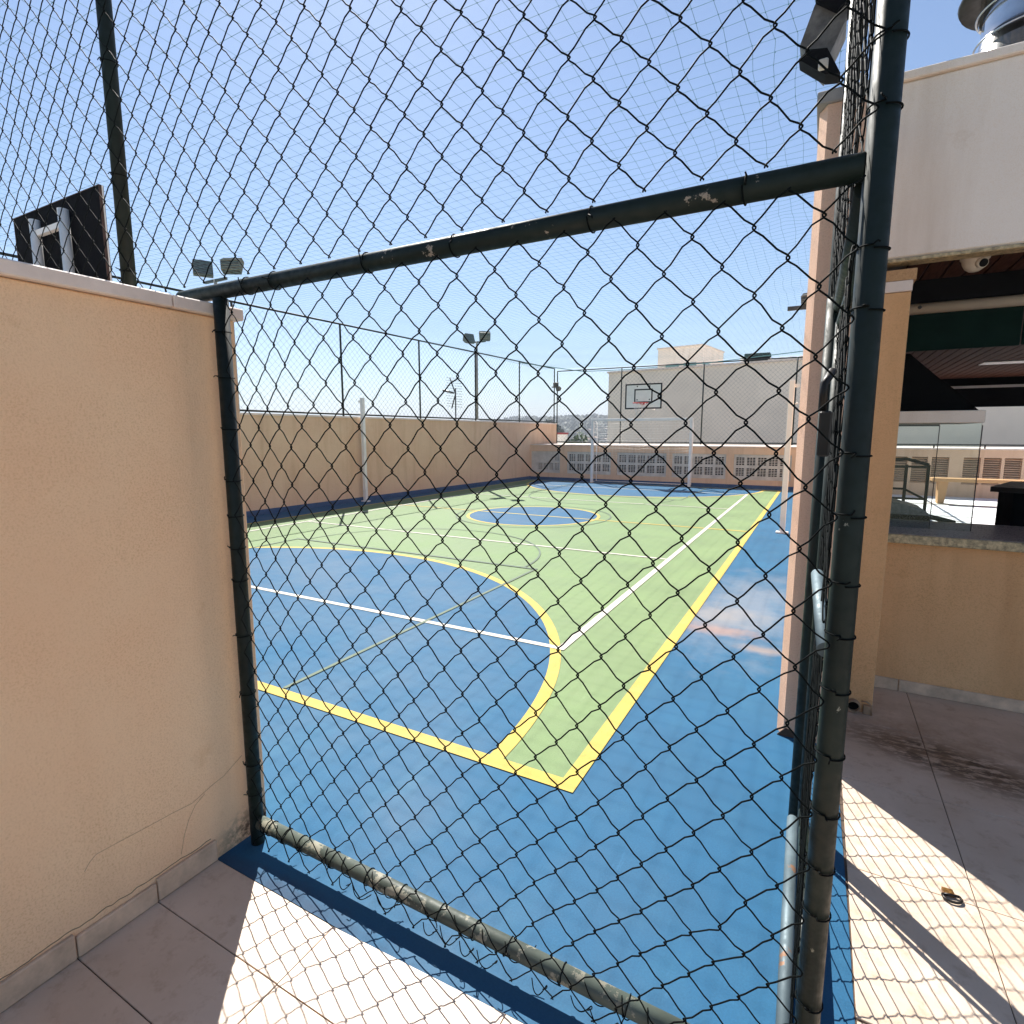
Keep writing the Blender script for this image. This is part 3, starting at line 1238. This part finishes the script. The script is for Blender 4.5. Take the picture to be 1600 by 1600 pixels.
c.box(.08, 6.0, 3.515, 3.72, 3.247, 3.287, .004)
c.build('parapet_cap', M['pale_render'], t)
c = MB()
c.box(.09, 6.0, 3.522, 3.62, 2.405, 2.4235, .004)
c.build('parapet_lip', M['granite'], t)
c = MB()
rb = random.Random(2)
x = .36
while x < 6:
    c.box(x, x + .088, 3.60, 11.8, 2.452 + rb.uniform(0, .002), 2.475)
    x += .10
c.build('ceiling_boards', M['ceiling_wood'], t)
c = MB()
c.box(.1, 6.0, 3.71, 11.9, 2.49, 2.62)
c.build('roof_slab', M['concrete'], t)
c = MB()
c.box(.354, 6.0, 4.20, 4.30, 2.315, 2.450)
c.build('front_beam', M['black'], t)
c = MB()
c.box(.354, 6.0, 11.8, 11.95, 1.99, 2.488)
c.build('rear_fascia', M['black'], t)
c = MB()
c.box(1.5, 6.0, 11.77, 11.79, 2.29, 2.33)
c.build('rear_light_strip', M['white_paint'], t)
c = MB()
c.box(1.75, 2.35, 9.2, 9.5, 2.440, 2.451)
c.build('ceiling_lamp', M['white_paint'], t)
c = MB()
c.box(.354, 6.0, 3.90, 4.60, .916, .968, .004)
c.build('counter_top', M['granite'], t)
c = MB()
c.box(.36, 6.0, 3.915, 4.59, .9685, .972)
c.build('counter_surface', M['counter_top'], t)
c = MB()
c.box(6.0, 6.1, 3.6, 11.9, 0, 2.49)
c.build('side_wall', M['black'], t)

t = thing('roller_awning', 'rolled dark green canvas awning with cream front bar, under the bar roof', 'awning', (1.5, 4.2, 2.2))
c = MB()
c.tube([(.40, 4.19, 2.285), (6, 4.19, 2.285)], .031, 16)
c.build('front_bar', M['cam_white'], t)
c = MB()
c.box(.40, .95, 4.215, 4.235, 2.045, 2.275, .004)
c.build('canvas', M['awning'], t)
c = MB()
c.box(.956, 6.0, 4.212, 4.232, 2.048, 2.275, .004)
c.build('canvas', M['awning'], t)
c = MB()
c.tube([(.463, 4.157, 2.288), (.463, 4.150, 2.288)], .010, 12)
c.build('bar_eyelet', M['steel_dark'], t)
c = MB()
for k in range(5):
    c.tube([(.375, 4.17, 2.16 - k * .03), (.39, 4.15, 2.15 - k * .03), (.372, 4.16, 2.135 - k * .03)], .006, 6)
c.build('gear', M['steel'], t)

t = thing('security_camera', 'cream dome security camera fixed under the parapet of the bar', 'camera', (.63, 3.75, 2.43))
c = MB()
c.lathe([(.0, .0), (.062, .0), (.062, -.022), (.055, -.03), (.052, -.045), (.040, -.068), (.022, -.082), (0, -.086)], (.63, 3.75, 2.452), 24)
c.build('dome', M['cam_white'], t)
c = MB()
c.tube([(.643, 3.72, 2.405), (.655, 3.692, 2.395)], [.026, .024], 20)
c.build('lens_ring', M['cam_white'], t)
c = MB()
c.tube([(.655, 3.692, 2.395), (.657, 3.688, 2.3935)], .0195, 20)
c.build('lens', M['black'], t)

t = thing('barbecue_hood', 'black sloping grill hood with beige rim, above the glass screen on the bar counter', 'hood', (.6, 4.35, 1.6))
c = MB()
c.extrude([(.30, 4.33, 1.69), (.825, 4.33, 1.69), (.69, 4.33, 1.825), (.625, 4.33, 1.88), (.455, 4.33, 2.045), (.30, 4.33, 2.045)], (0, .5, 0))
c.build('hood_shell', M['void'], t)
c = MB()
c.box(.30, .832, 4.19, 4.85, 1.615, 1.687, .003)
c.build('rim', M['pale_render'], t)
t = thing('glass_screen', 'frameless two pane glass screen standing on the bar counter', 'screen', (.6, 4.2, .97))
for a, b_ in ((.36, .622), (.626, .822)):
    c = MB()
    c.box(a, b_, 4.20, 4.206, .973, 1.612)
    c.build('pane', M['glass'], t)
for xx in (.624, .8255):
    c = MB()
    c.box(xx - .0018, xx + .0018, 4.199, 4.207, .973, 1.60)
    c.build('edge_strip', M['steel_dark'], t)
c = MB()
c.box(.36, .624, 4.205, 4.215, 1.596, 1.607)
c.build('top_channel', M['steel_dark'], t)

t = thing('cart_rail', 'thin black metal handrail frame standing behind the bar counter', 'railing', (.7, 5.6, 0))
c = MB()
c.tube([(.45, 5.6, 1.335), (.52, 5.6, 1.338), (.64, 5.6, 1.345), (.79, 5.6, 1.300)], .013, 8)
c.build('hand_rail', M['black'], t)
c = MB()
for z in (1.285, 1.12 - .02, 1.02):
    c.tube([(.45, 5.6, z), (.785, 5.6, z)] if z != 1.10 else [(.45, 5.6, z), (.635, 5.6, z), (.78, 5.6, 1.02)], .009, 8)
c.build('cross_bars', M['black'], t)
for xx in (.64, .788):
    c = MB()
    c.tube([(xx, 5.6, 0), (xx, 5.6, 1.30)], .012, 8)
    c.build('upright', M['black'], t)

t = thing('grill_grate', 'black slatted grate lying on the bar counter behind the glass', 'grate', (.55, 4.8, .97))
c = MB()
c.box(.42, .69, 4.70, 4.72, .935, .990)
for k in range(16):
    x = .42 + k * .017
    c.extrude([(x, 4.66, .93), (x + .007, 4.66, .93), (x + .022, 4.66, .985), (x + .015, 4.66, .985)], (0, .035, 0))
c.build('slats', M['black'], t)
c = MB()
c.extrude([(.46, 4.73, .97), (.72, 4.73, .98), (.66, 4.73, 1.03), (.52, 4.73, 1.07), (.46, 4.73, 1.08)], (0, .3, 0))
c.build('folded_cover', M['counter_top'], t)
c = MB()
c.tube([(.69, 4.75, .985), (.78, 4.75, .963), (.845, 4.75, .950)], [.016, .018, .015], 12)
c.build('roll', M['awning'], t)

t = thing('bar_table', 'dark high table with thick black column at the right, inside the bar', 'table', (1.6, 5.6, 0))
c = MB()
c.prism([(1.17, 5.5), (2.3, 4.95), (2.6, 5.9), (1.45, 6.2)], 1.112, 1.150)
c.build('table_top', M['steel_dark'], t)
c = MB()
c.box(1.31, 1.9, 5.5, 5.9, 0, 1.110)
c.build('column', M['void'], t)

t = thing('wooden_bench', 'long varnished wooden bench on the bright terrace behind the bar', 'bench', (3.5, 15.6, 0))
c = MB()
c.box(2.26, 5.4, 15.42, 15.78, .50, .575, .006)
c.build('seat', M['wood'], t)
for xx in (2.38, 5.1):
    c = MB()
    c.extrude([(xx + .02, 15.46, 0), (xx + .13, 15.46, 0), (xx + .18, 15.46, .498), (xx, 15.46, .498)], (0, .28, 0))
    c.build('leg', M['wood'], t)

t = thing('chimney_flue', 'shiny steel flue with conical cap rising above the bar parapet', 'flue', (1.09, 5.5, 2.6))
c = MB()
c.lathe([(.30, 0), (.30, 1.60), (.285, 1.60), (.27, 1.75), (.27, 2.2)], (1.09, 5.5, 2.62), 48)
c.build('pipe', M['steel'], t)
for z in (1.66, 1.86):
    c = MB()
    c.tube([(1.09 + .304 * cos(2 * pi * i / 48), 5.5 + .304 * sin(2 * pi * i / 48), 2.62 + z) for i in range(48)], .007, 6, closed=True)
    c.build('band', M['steel'], t)
c = MB()
c.lathe([(.24, 0.01), (.41, -.04), (.42, -.02), (.40, .02), (.06, .32), (0, .33)], (1.09, 5.5, 4.62), 40)
c.build('cap', M['steel_dark'], t)
c = MB()
c.box(.80, .83, 5.49, 5.51, 4.40, 4.62)
c.build('strut', M['steel'], t)
c = MB()
c.box(1.35, 1.38, 5.49, 5.51, 4.40, 4.62)
c.build('strut', M['steel'], t)

t = thing('drain_outlet', 'cut end of a drain pipe at the foot of the bar pillar', 'pipe', (.27, 3.52, .045))
c = MB()
n = len(c.v)
seg = 24
for (r_, y_) in ((.034, 3.528), (.034, 3.490), (.029, 3.490), (.029, 3.528)):
    for k in range(seg):
        w = 2 * pi * k / seg
        c.v.append((.262 + r_ * cos(w), y_, .040 + r_ * sin(w)))
for i in range(3):
    for k in range(seg):
        k2 = (k + 1) % seg
        c.face([i * seg + k, i * seg + k2, (i + 1) * seg + k2, (i + 1) * seg + k], i != 1)
c.build('pipe_rim', M['pvc'], t)
c = MB()
c.tube([(.262, 3.527, .040), (.262, 3.520, .040)], .029, 20)
c.build('bore_shade', M['void'], t)  # black disc painting the shade inside the pipe end
c = MB()
c.box(.31, .352, 3.505, 3.529, .002, .055, .003)
c.tube([(.30, 3.51, .075), (.325, 3.50, .08), (.348, 3.505, .06), (.350, 3.505, .005)], .004, 6)
c.build('broken_mortar', M['pvc'], t)

# ------------------------------------------------------------------ court furniture
def make_goal(loc, label):
    t = thing('futsal_goal', label, 'goal', (0, 0, 0))
    h = .04
    for sx in (-1.52, 1.52):
        c = MB()
        c.box(sx - h, sx + h, -h, h, 0, 1.94, .006)
        c.build('goal_post', M['white_paint'], t)
    c = MB()
    c.box(-1.56, 1.56, -h, h, 1.943, 2.02, .006)
    c.build('crossbar', M['white_paint'], t)
    c = MB()
    for sx in (-1.5, 1.5):
        c.tube([(sx, .02, 1.98), (sx, .30, 1.92), (sx, .36, 1.80), (sx, .36, .03), (sx, .02, .03)], .014, 8)
    c.tube([(-1.5, .36, .03), (1.5, .36, .03)], .014, 8)
    c.build('back_stay', M['white_paint'], t)
    c = MB()
    rg = random.Random(6)
    s = .11
    n = int(3.0 / s)
    for i in range(n + 1):
        x = -1.5 + i * s
        c.tube([(x + .02 * fbm(x * 3, q * 2, 3), .05 + .27 * min(1, q * 2.2) - .03 * sin(pi * q) + .02 * fbm(x * 2, q * 3, 6), 1.95 - 1.2 * q) for q in [k / 10 for k in range(11)]], .0022, 3, caps=False)
    for k in range(17):
        q = k / 16
        zz = 1.95 - 1.2 * q
        c.tube([(-1.5 + 3.0 * m / 20, .05 + .27 * min(1, q * 2.2) - .03 * sin(pi * q), zz - .05 * sin(pi * m / 20) * q + .03 * fbm(m * .4, q * 3, 8)) for m in range(21)], .0022, 3, caps=False)
    for sx in (-1.5, 1.5):
        for k in range(9):
            z = 1.9 - k * .14
            c.tube([(sx, .04, z), (sx, .2, z - .05), (sx, .35, z - .02)], .0022, 3, caps=False)
    c.build('net', M['white_paint'], t)
    t.location = loc
    return t


make_goal((-4.83, 16.93, 0), 'white futsal goal with sagging net at the far end of the court')


def make_board():
    """front face looks along -Y, origin below the middle of the board"""
    t = thing('basketball_backboard', 'x', 'backboard', (0, 0, 0))
    w, z0, z1 = .565, 2.27, 3.03
    c = MB()
    c.box(-w + .004, w - .004, 0, .014, z0 + .004, z1 - .004)
    c.build('board_back', M['board_back'], t)
    c = MB()
    for xx in (-w, w - .004):
        c.box(xx, xx + .004, .001, .016, z0, z1)
    c.box(-w + .0045, w - .0045, .001, .016, z1 - .003, z1)
    c.build('board_edge', M['board_edge'], t)
    c = MB()
    c.box(-w, w, -.008, 0, z0, z1)
    c.build('board_face', M['board_front'], t)
    c = MB()

    def ring(a, b_, p, q, th, y):
        c.box(a, b_, y, y + .003, q - th, q)
        c.box(a, b_, y, y + .003, p, p + th)
        c.box(a, a + th, y, y + .003, p + th, q - th)
        c.box(b_ - th, b_, y, y + .003, p + th, q - th)
    ring(-w + .002, w - .002, z0 + .002, z1 - .002, .04, -.0115)
    ring(-.28, .28, 2.46, 2.87, .038, -.0115)
    for xx in (-.19, .19):
        for zz in (2.55, 2.95):
            c.box(xx - .018, xx + .018, -.0115, -.0085, zz - .018, zz + .018)
    c.build('board_marking', M['black'], t)
    c = MB()
    c.tube([(.225 * cos(2 * pi * i / 32), -.30 + .225 * sin(2 * pi * i / 32), 2.44) for i in range(32)], .011, 8, closed=True)
    c.box(-.06, .06, -.075, -.017, 2.40, 2.45)
    rim = c.build('hoop', M['hoop'], t)
    c = MB()
    for i in range(12):
        a0 = 2 * pi * i / 12
        for sg in (1, -1):
            c.tube([((.22 - .03 * k) * cos(a0 + sg * k * .26), -.30 + (.22 - .03 * k) * sin(a0 + sg * k * .26), 2.43 - .09 * k) for k in range(5)], .004, 4)
    c.build('hoop_net', M['white_paint'], rim)
    for xx in (-.19, .19):
        c = MB()
        c.tube([(xx, .048, 2.945), (xx, .048, 2.36), (xx, .10, 2.31), (xx, .64, 2.29)], .030, 16)
        c.build('support_tube', M['white_paint'], t)
    c = MB()
    c.box(-.158, .158, .03, .06, 2.84, 2.875)
    c.build('support_brace', M['white_paint'], t)
    return t


bb = make_board()
bb['label'] = 'white basketball backboard with black frame and red hoop above the far goal'
bb['group'] = 'basketball backboards at the two ends'
b2 = copy_tree(bb)
b2['label'] = 'dark back of a basketball backboard on white tubes, seen over the left wall'
bb.location = (-4.79, 16.85 + .2, .03)
b2.rotation_euler = (0, 0, pi)
b2.location = (-4.45, 1.965, 0)


def net_post(loc, arm, label):
    t = thing('net_post', label, 'post', (0, 0, 0), 'white volleyball net posts')
    c = MB()
    c.box(-.04, .04, -.04, .04, 0, 2.36, .006)
    c.build('shaft', M['white_paint'], t)
    c = MB()
    c.box(-.09, .09, -.06, .06, 0, .025, .004)
    c.build('foot', M['white_paint'], t)
    c = MB()
    c.box(arm * .04, arm * .10, -.02, .02, 2.25, 2.30)
    c.tube([(arm * .06, .0, 2.0), (arm * .10, 0, 2.02)], .012, 6)
    c.build('hook', M['white_paint'], t)
    t.location = loc


net_post((-.43, 9.65, 0), 1, 'tall white net post beside the sunlit pillar on the right of the court')
net_post((-9.12, 9.62, 0), -1, 'tall white net post against the long left wall')


# ------------------------------------------------------------------ floodlights
def flood_head(mb_body, mb_fin, w=.34, h=.30, d=.20, m=Matrix.Identity(4)):
    s0 = len(mb_body.v)
    mb_body.extrude([(-w / 2, 0, -h / 2), (-w / 2, 0, h / 2), (-w / 2, d * .5, h / 2), (-w / 2, d, h * .12), (-w / 2, d, -h * .12), (-w / 2, d * .5, -h / 2)], (w, 0, 0))
    mb_body.xf(m, s0)
    s1 = len(mb_fin.v)
    for k in range(9):
        z = -h / 2 + h * (k + .5) / 9
        y1_ = d * (.5 + .5 * max(0, 1 - abs(z) / (h * .5))) + .018
        mb_fin.box(-w / 2 - .006, w / 2 + .006, d * .05, y1_, z - h / 36, z + h / 36)
    mb_fin.xf(m, s1)


def floodlight(loc, label, heads, pole0, group='floodlights round the court', scale=.88, top=0.0):
    t = thing('floodlight', label, 'floodlight', loc, group)
    off = Vector(loc)
    if pole0:
        c = MB()
        c.tube([off + Vector(pole0), off + Vector((0, 0, top))], .03, 10)
        c.build('mast', M['concrete'], t)
    c = MB()
    aw = .30 if pole0 else .12
    c.box(off.x - aw, off.x + aw, off.y - .02, off.y + .02, off.z - .04, off.z)
    c.build('cross_arm', M['lamp_body'], t)
    for (dx, dy, dz, yaw, pitch) in heads:
        a, f = MB(), MB()
        mt = Matrix.Translation(off + Vector((dx, dy, dz))) @ Matrix.Rotation(yaw, 4, 'Z') @ Matrix.Rotation(pitch, 4, 'X') @ Matrix.Scale(scale, 4)
        flood_head(a, f, m=mt)
        hd = a.build('lamp_head', M['lamp_body'], t)
        f.build('cooling_fins', M['lamp_fin'], hd)
    return t


YA = 6.42
floodlight((lwx(YA) + .06, YA, 4.20), 'pair of ribbed floodlights just above the corner of the near left wall',
           [(-.32, 0, .25, radians(60), radians(-20)), (.45, .05, .13, radians(-150), radians(30))], (0, 0, -2.25))
YB = 14.25
floodlight((lwx(YB) - .02, YB, 4.22), 'ribbed floodlight on a mast above the long left wall, near the aerial',
           [(-.22, 0, .12, radians(70), radians(-20)), (.26, 0, .10, radians(-140), radians(25))], (0, 0, -2.25))
floodlight((-8.70, YF - .05, 3.28), 'small dark floodlight on the fence corner at the far left of the court',
           [(0.05, -.05, .05, radians(20), radians(20)), (.12, -.06, -.1, radians(-30), radians(20))], None, scale=.55)
floodlight((-.28, 6.9, 2.90), 'small dark floodlight sticking out past the left edge of the tan pillar',
           [(0.10, 0, .05, radians(160), radians(20))], None, scale=.42)
t = thing('wall_floodlight', 'large black and grey floodlight above the cap of the tan pillar, top right', 'floodlight', (-.10, 3.15, 3.3), 'floodlights round the court')
c = MB()
c.extrude([(-.205, 3.16, 3.335), (-.155, 3.16, 3.485), (-.10, 3.16, 3.60), (-.03, 3.16, 3.58), (-.02, 3.16, 3.40), (-.10, 3.16, 3.215)], (.0, .22, .03))
c.build('lamp_housing', M['dull_lamp'], t)
c = MB()
c.extrude([(-.205, 3.15, 3.275), (-.165, 3.15, 3.305), (-.09, 3.15, 3.29), (-.03, 3.15, 3.17), (-.09, 3.15, 3.18), (-.13, 3.15, 3.21)], (.0, .12, .015))
c.extrude([(-.15, 3.13, 3.49), (-.10, 3.13, 3.66), (.02, 3.13, 3.68), (.02, 3.13, 3.50), (-.06, 3.13, 3.42)], (.0, .2, .02))
c.build('lamp_bracket', M['black'], t)
c = MB()
c.box(-.120, -.080, 3.09, 3.12, 3.18, 3.22, .006)
c.build('junction_box', M['cam_white'], t)

# aerial beyond the left wall
t = thing('aerial', 'thin television aerial on a mast beyond the long left wall', 'aerial', (-17.1, 25, 0))
c = MB()
c.tube([(-17.1, 25, -9), (-17.1, 25, 3.95)], .035, 6)
c.build('mast', M['steel_dark'], t)
c = MB()
c.tube([(-17.9, 25, 3.86), (-17.2, 25, 3.70)], [.06, .04], 6)
c.tube([(-17.45, 25, 4.5), (-17.1, 25, 3.65), (-17.35, 25, 2.9)], .035, 5)
c.build('boom', M['steel_dark'], t)
c = MB()
for k in range(12):
    z = 2.95 + k * .135
    c.tube([(-17.75, 25.1, z + .1), (-16.75, 25.1, z)], .010, 4)
c.build('reflector', M['galv'], t)

# padlock on the paving
t = thing('padlock', 'open brass padlock lying on the sunlit tiles at lower right', 'padlock', (.494, 2.17, .004))
c = MB()
P0 = Vector((.483, 2.197, .004))
ux = Vector((.83, .16, 0)).normalized()
uy = Vector((-.16, .83, 0)).normalized()


def pl(a, b_, z):
    p = P0 + ux * a + uy * b_
    return (p.x, p.y, p.z + z)


c.extrude([pl(-.016, -.010, 0), pl(.014, -.012, 0), pl(.016, .012, 0), pl(-.014, .016, 0)], (0, 0, .012))
c.build('lock_body', M['brass'], t)
c = MB()
pts = [pl(-.022, -.014, .007)]
for i in range(13):
    w = pi + pi * i / 12
    pts.append(pl(.004 + .026 * cos(w), -.022 + .020 * sin(w), .006))
pts.append(pl(.028, -.012, .007))
c.tube(pts, .0042, 8)
c.tube([pl(-.022, -.014, .007), pl(.004, -.010, .008), pl(.028, -.012, .007)], .0045, 8)
c.build('shackle', M['steel_dark'], t)

# ------------------------------------------------------------------ surroundings
t = thing('grey_building', 'long plain grey building behind the far fence and the backboard', 'building', (0, 24, -9))
c = MB()
c.prism([(-8.65, 25.0), (16, 21.9), (17, 31), (-7.9, 34)], -9, 4.28)
c.build('wall', M['grey_render'], t)
c = MB()
c.prism([(-8.72, 24.95), (16, 21.85), (16.03, 22.05), (-8.7, 25.15)], 4.282, 4.36)
c.build('coping', M['coping'], t)
c = MB()
for k in range(46):
    x = -1.9 + k * .35
    y = 25.35 - (x + 8.65) * .1258
    c.tube([(x, y, 4.38), (x + .6, y + 5, 4.9)], .12, 6)
c.build('roof_sheet', M['roof_sheet'], t)
t = thing('roof_duct', 'black box shaped duct on the roof of the grey building', 'duct', (-2.6, 24.8, 4.36))
c = MB()
c.box(-2.9, -1.95, 24.75, 25.4, 4.36, 4.74, .02)
c.build('case', M['void'], t)
c = MB()
c.box(-3.05, -2.92, 24.8, 25.3, 4.36, 4.66, .02)
c.build('flange', M['white_paint'], t)
t = thing('stair_tower', 'pale rooftop box with greenish windows above the grey building', 'building', (-6.5, 31, 4.28))
c = MB()
c.prism([(-7.8, 30.3), (-5.45, 29.9), (-4.95, 33.2), (-7.3, 33.6)], 4.285, 5.95)
c.build('wall', M['pale_render'], t)
c = MB()
c.prism([(-7.86, 30.25), (-5.42, 29.84), (-4.9, 33.25), (-7.3, 33.7)], 5.952, 6.02)
c.build('roof', M['coping'], t)
for (pa, pb) in (((-7.35, 30.215), (-6.65, 30.096)), ((-6.4, 30.05), (-5.75, 29.94)), ((-5.44, 29.95), (-5.1, 32.2))):
    c = MB()
    d = Vector((pb[0] - pa[0], pb[1] - pa[1], 0)).normalized()
    nrm = Vector((d.y, -d.x, 0)) * .02
    c.extrude([(pa[0], pa[1], 4.85), (pb[0], pb[1], 4.85), (pb[0], pb[1], 5.15), (pa[0], pa[1], 5.15)], nrm)
    c.build('window', M['win_glass'], t)

t = thing('small_house', 'small white building with red roof edge past the end of the long wall', 'building', (-13.1, 30, -9))
c = MB()
c.box(-14.6, -13.62, 30, 32, -9, 1.52)
c.build('wall', M['white_paint'], t)
c = MB()
c.box(-14.65, -13.59, 29.95, 32.05, 1.522, 1.63)
c.build('roof', M['red'], t)


def tree(loc, h, r, label, leafm, nleaf=900, ls=.22, seed=1, group=None):
    rr = random.Random(seed)
    t = thing('tree', label, 'tree', loc, group)
    off = Vector(loc)
    c = MB()
    c.tube([off, off + Vector((.1 * r, 0, h * .4)), off + Vector((0, .1 * r, h * .75))], [r * .12, r * .08, r * .03], 8)
    for k in range(6):
        a = rr.uniform(0, 6.28)
        p = off + Vector((0, 0, h * rr.uniform(.35, .6)))
        c.tube([p, p + Vector((cos(a) * r * .6, sin(a) * r * .6, h * .2))], [r * .05, r * .015], 6)
    c.build('trunk', M['trunk'], t)
    c = MB()
    cl = [(off + Vector((rr.gauss(0, .42) * r, rr.gauss(0, .42) * r, h * (.66 + rr.gauss(0, .13)))), r * rr.uniform(.25, .5)) for _ in range(16)]
    for _ in range(nleaf):
        p, q = rr.choice(cl)
        d = Vector((rr.gauss(0, 1), rr.gauss(0, 1), rr.gauss(0, .8)))
        d = d.normalized() * q * rr.uniform(.6, 1.05)
        o = p + d
        a = Vector((rr.gauss(0, 1), rr.gauss(0, 1), rr.gauss(0, 1))).normalized() * ls
        b_ = a.orthogonal().normalized() * ls * .6
        n = len(c.v)
        c.v += [tuple(o - a), tuple(o - b_ * .9), tuple(o + a), tuple(o + b_)]
        c.face([n, n + 1, n + 2, n + 3])
    c.build('crown', leafm, t)
    return t


tree((-13.1, 31, -9), 11.4, 1.6, 'dark green tree beside the small white building with red roof edge', M['leaf'], 1500, .16, 3)
tree((-13.5, 33, -9), 11.0, 1.5, 'lower dark tree half hidden behind the far goal', M['leaf'], 1300, .16, 5)
tree((-48, 104, -9), 14.6, 3.2, 'rounded tree standing above the skyline at the end of the long wall', M['leaf2'], 1800, .4, 8)

# hills
def hill(x0, x1, y0, y1, zf, name, nx=90, ny=40):
    mb = MB()
    for j in range(ny + 1):
        for i in range(nx + 1):
            x = x0 + (x1 - x0) * i / nx
            y = y0 + (y1 - y0) * j / ny
            mb.v.append((x, y, zf(x, y, j / ny)))
    for j in range(ny):
        for i in range(nx):
            a = j * (nx + 1) + i
            mb.face([a, a + 1, a + nx + 2, a + nx + 1], True)
    return struct(name, mb, M['hill'])


def hz(x, y, k):
    ridge = 9 * math.exp(-((x + 185) / 130) ** 2) + 6 * math.exp(-((x + 60) / 90) ** 2)
    return -9.5 + (17.5 + ridge * .75) * sin(min(1, k * 1.4) * pi / 2) + 2.2 * fbm(x * .02, y * .02, 3) * min(1, k * 3) + 1.2 * fbm(x * .09, y * .09, 5) * min(1, k * 3)


hill(-900, 700, 240, 620, hz, 'hills', 260, 60)
hill(-2200, 1500, 900, 1500, lambda x, y, k: -10 + 14 * sin(min(1, k * 1.4) * pi / 2) + 5 * fbm(x * .004, 0, 9) * k, 'far_hills', 160, 20)

# scattered trees and houses that roughen the hillside
rr = random.Random(22)
c = MB()
for _ in range(2600):
    k = rr.random()
    y = 250 + 300 * k
    x = rr.uniform(-.75, -.1) * y
    kk = (y - 240) / 380
    z = hz(x, y, kk)
    s = rr.uniform(1.2, 2.8)
    for q in range(7):
        o = Vector((x + rr.gauss(0, .5) * s, y + rr.gauss(0, .5) * s, z + s * rr.uniform(.2, 1.2)))
        a = Vector((rr.gauss(0, 1), rr.gauss(0, 1), rr.gauss(0, 1))).normalized() * s * .6
        b_ = a.orthogonal().normalized() * s * .45
        n = len(c.v)
        c.v += [tuple(o - a), tuple(o - b_), tuple(o + a), tuple(o + b_)]
        c.face([n, n + 1, n + 2, n + 3])
tag(c.build('distant_woods', M['leaf2']), 'distant wooded slope beyond the court', 'woods', None, 'stuff')
for k in range(9):
    y = rr.uniform(270, 330)
    x = -.335 * y - .012 * y * k + rr.uniform(-3, 3)
    z = hz(x, y, (y - 240) / 380)
    c = MB()
    c.box(x - 2.2, x + 2.2, y - 2, y + 2, z - 4, z + 2)
    t = thing('hillside_house', 'tiny pale house among the trees on the distant hillside', 'house', (x, y, z), 'tiny houses on the distant hillside')
    c.build('wall', M['grey_dull'], t)
    c = MB()
    c.extrude([(x - 2.5, y - 2.3, z + 2.02), (x + 2.5, y - 2.3, z + 2.02), (x, y - 2.3, z + 3.0)], (0, 4.6, 0))
    c.build('roof', M['pvc'], t)

# ------------------------------------------------------------------ haze
hb = MB()
hb.box(-2950, 2950, -60, 1600, -10.5, 60)
hm, nt, pb = new_mat('pale_air')
nt.nodes.remove(pb)
pv = N(nt, 'ShaderNodeVolumePrincipled')
pv.inputs['Density'].default_value = 0.0011
pv.inputs['Color'].default_value = (.86, .91, 1.0, 1)
out = [n_ for n_ in nt.nodes if n_.type == 'OUTPUT_MATERIAL'][0]
nt.links.new(pv.outputs[0], out.inputs['Volume'])
HAZE = True
if HAZE:
    tag(hb.build('haze', hm), 'pale bluish air over the distance', None, None, 'stuff')

for o in bpy.data.objects:
    if '_off' in o:
        del o['_off']
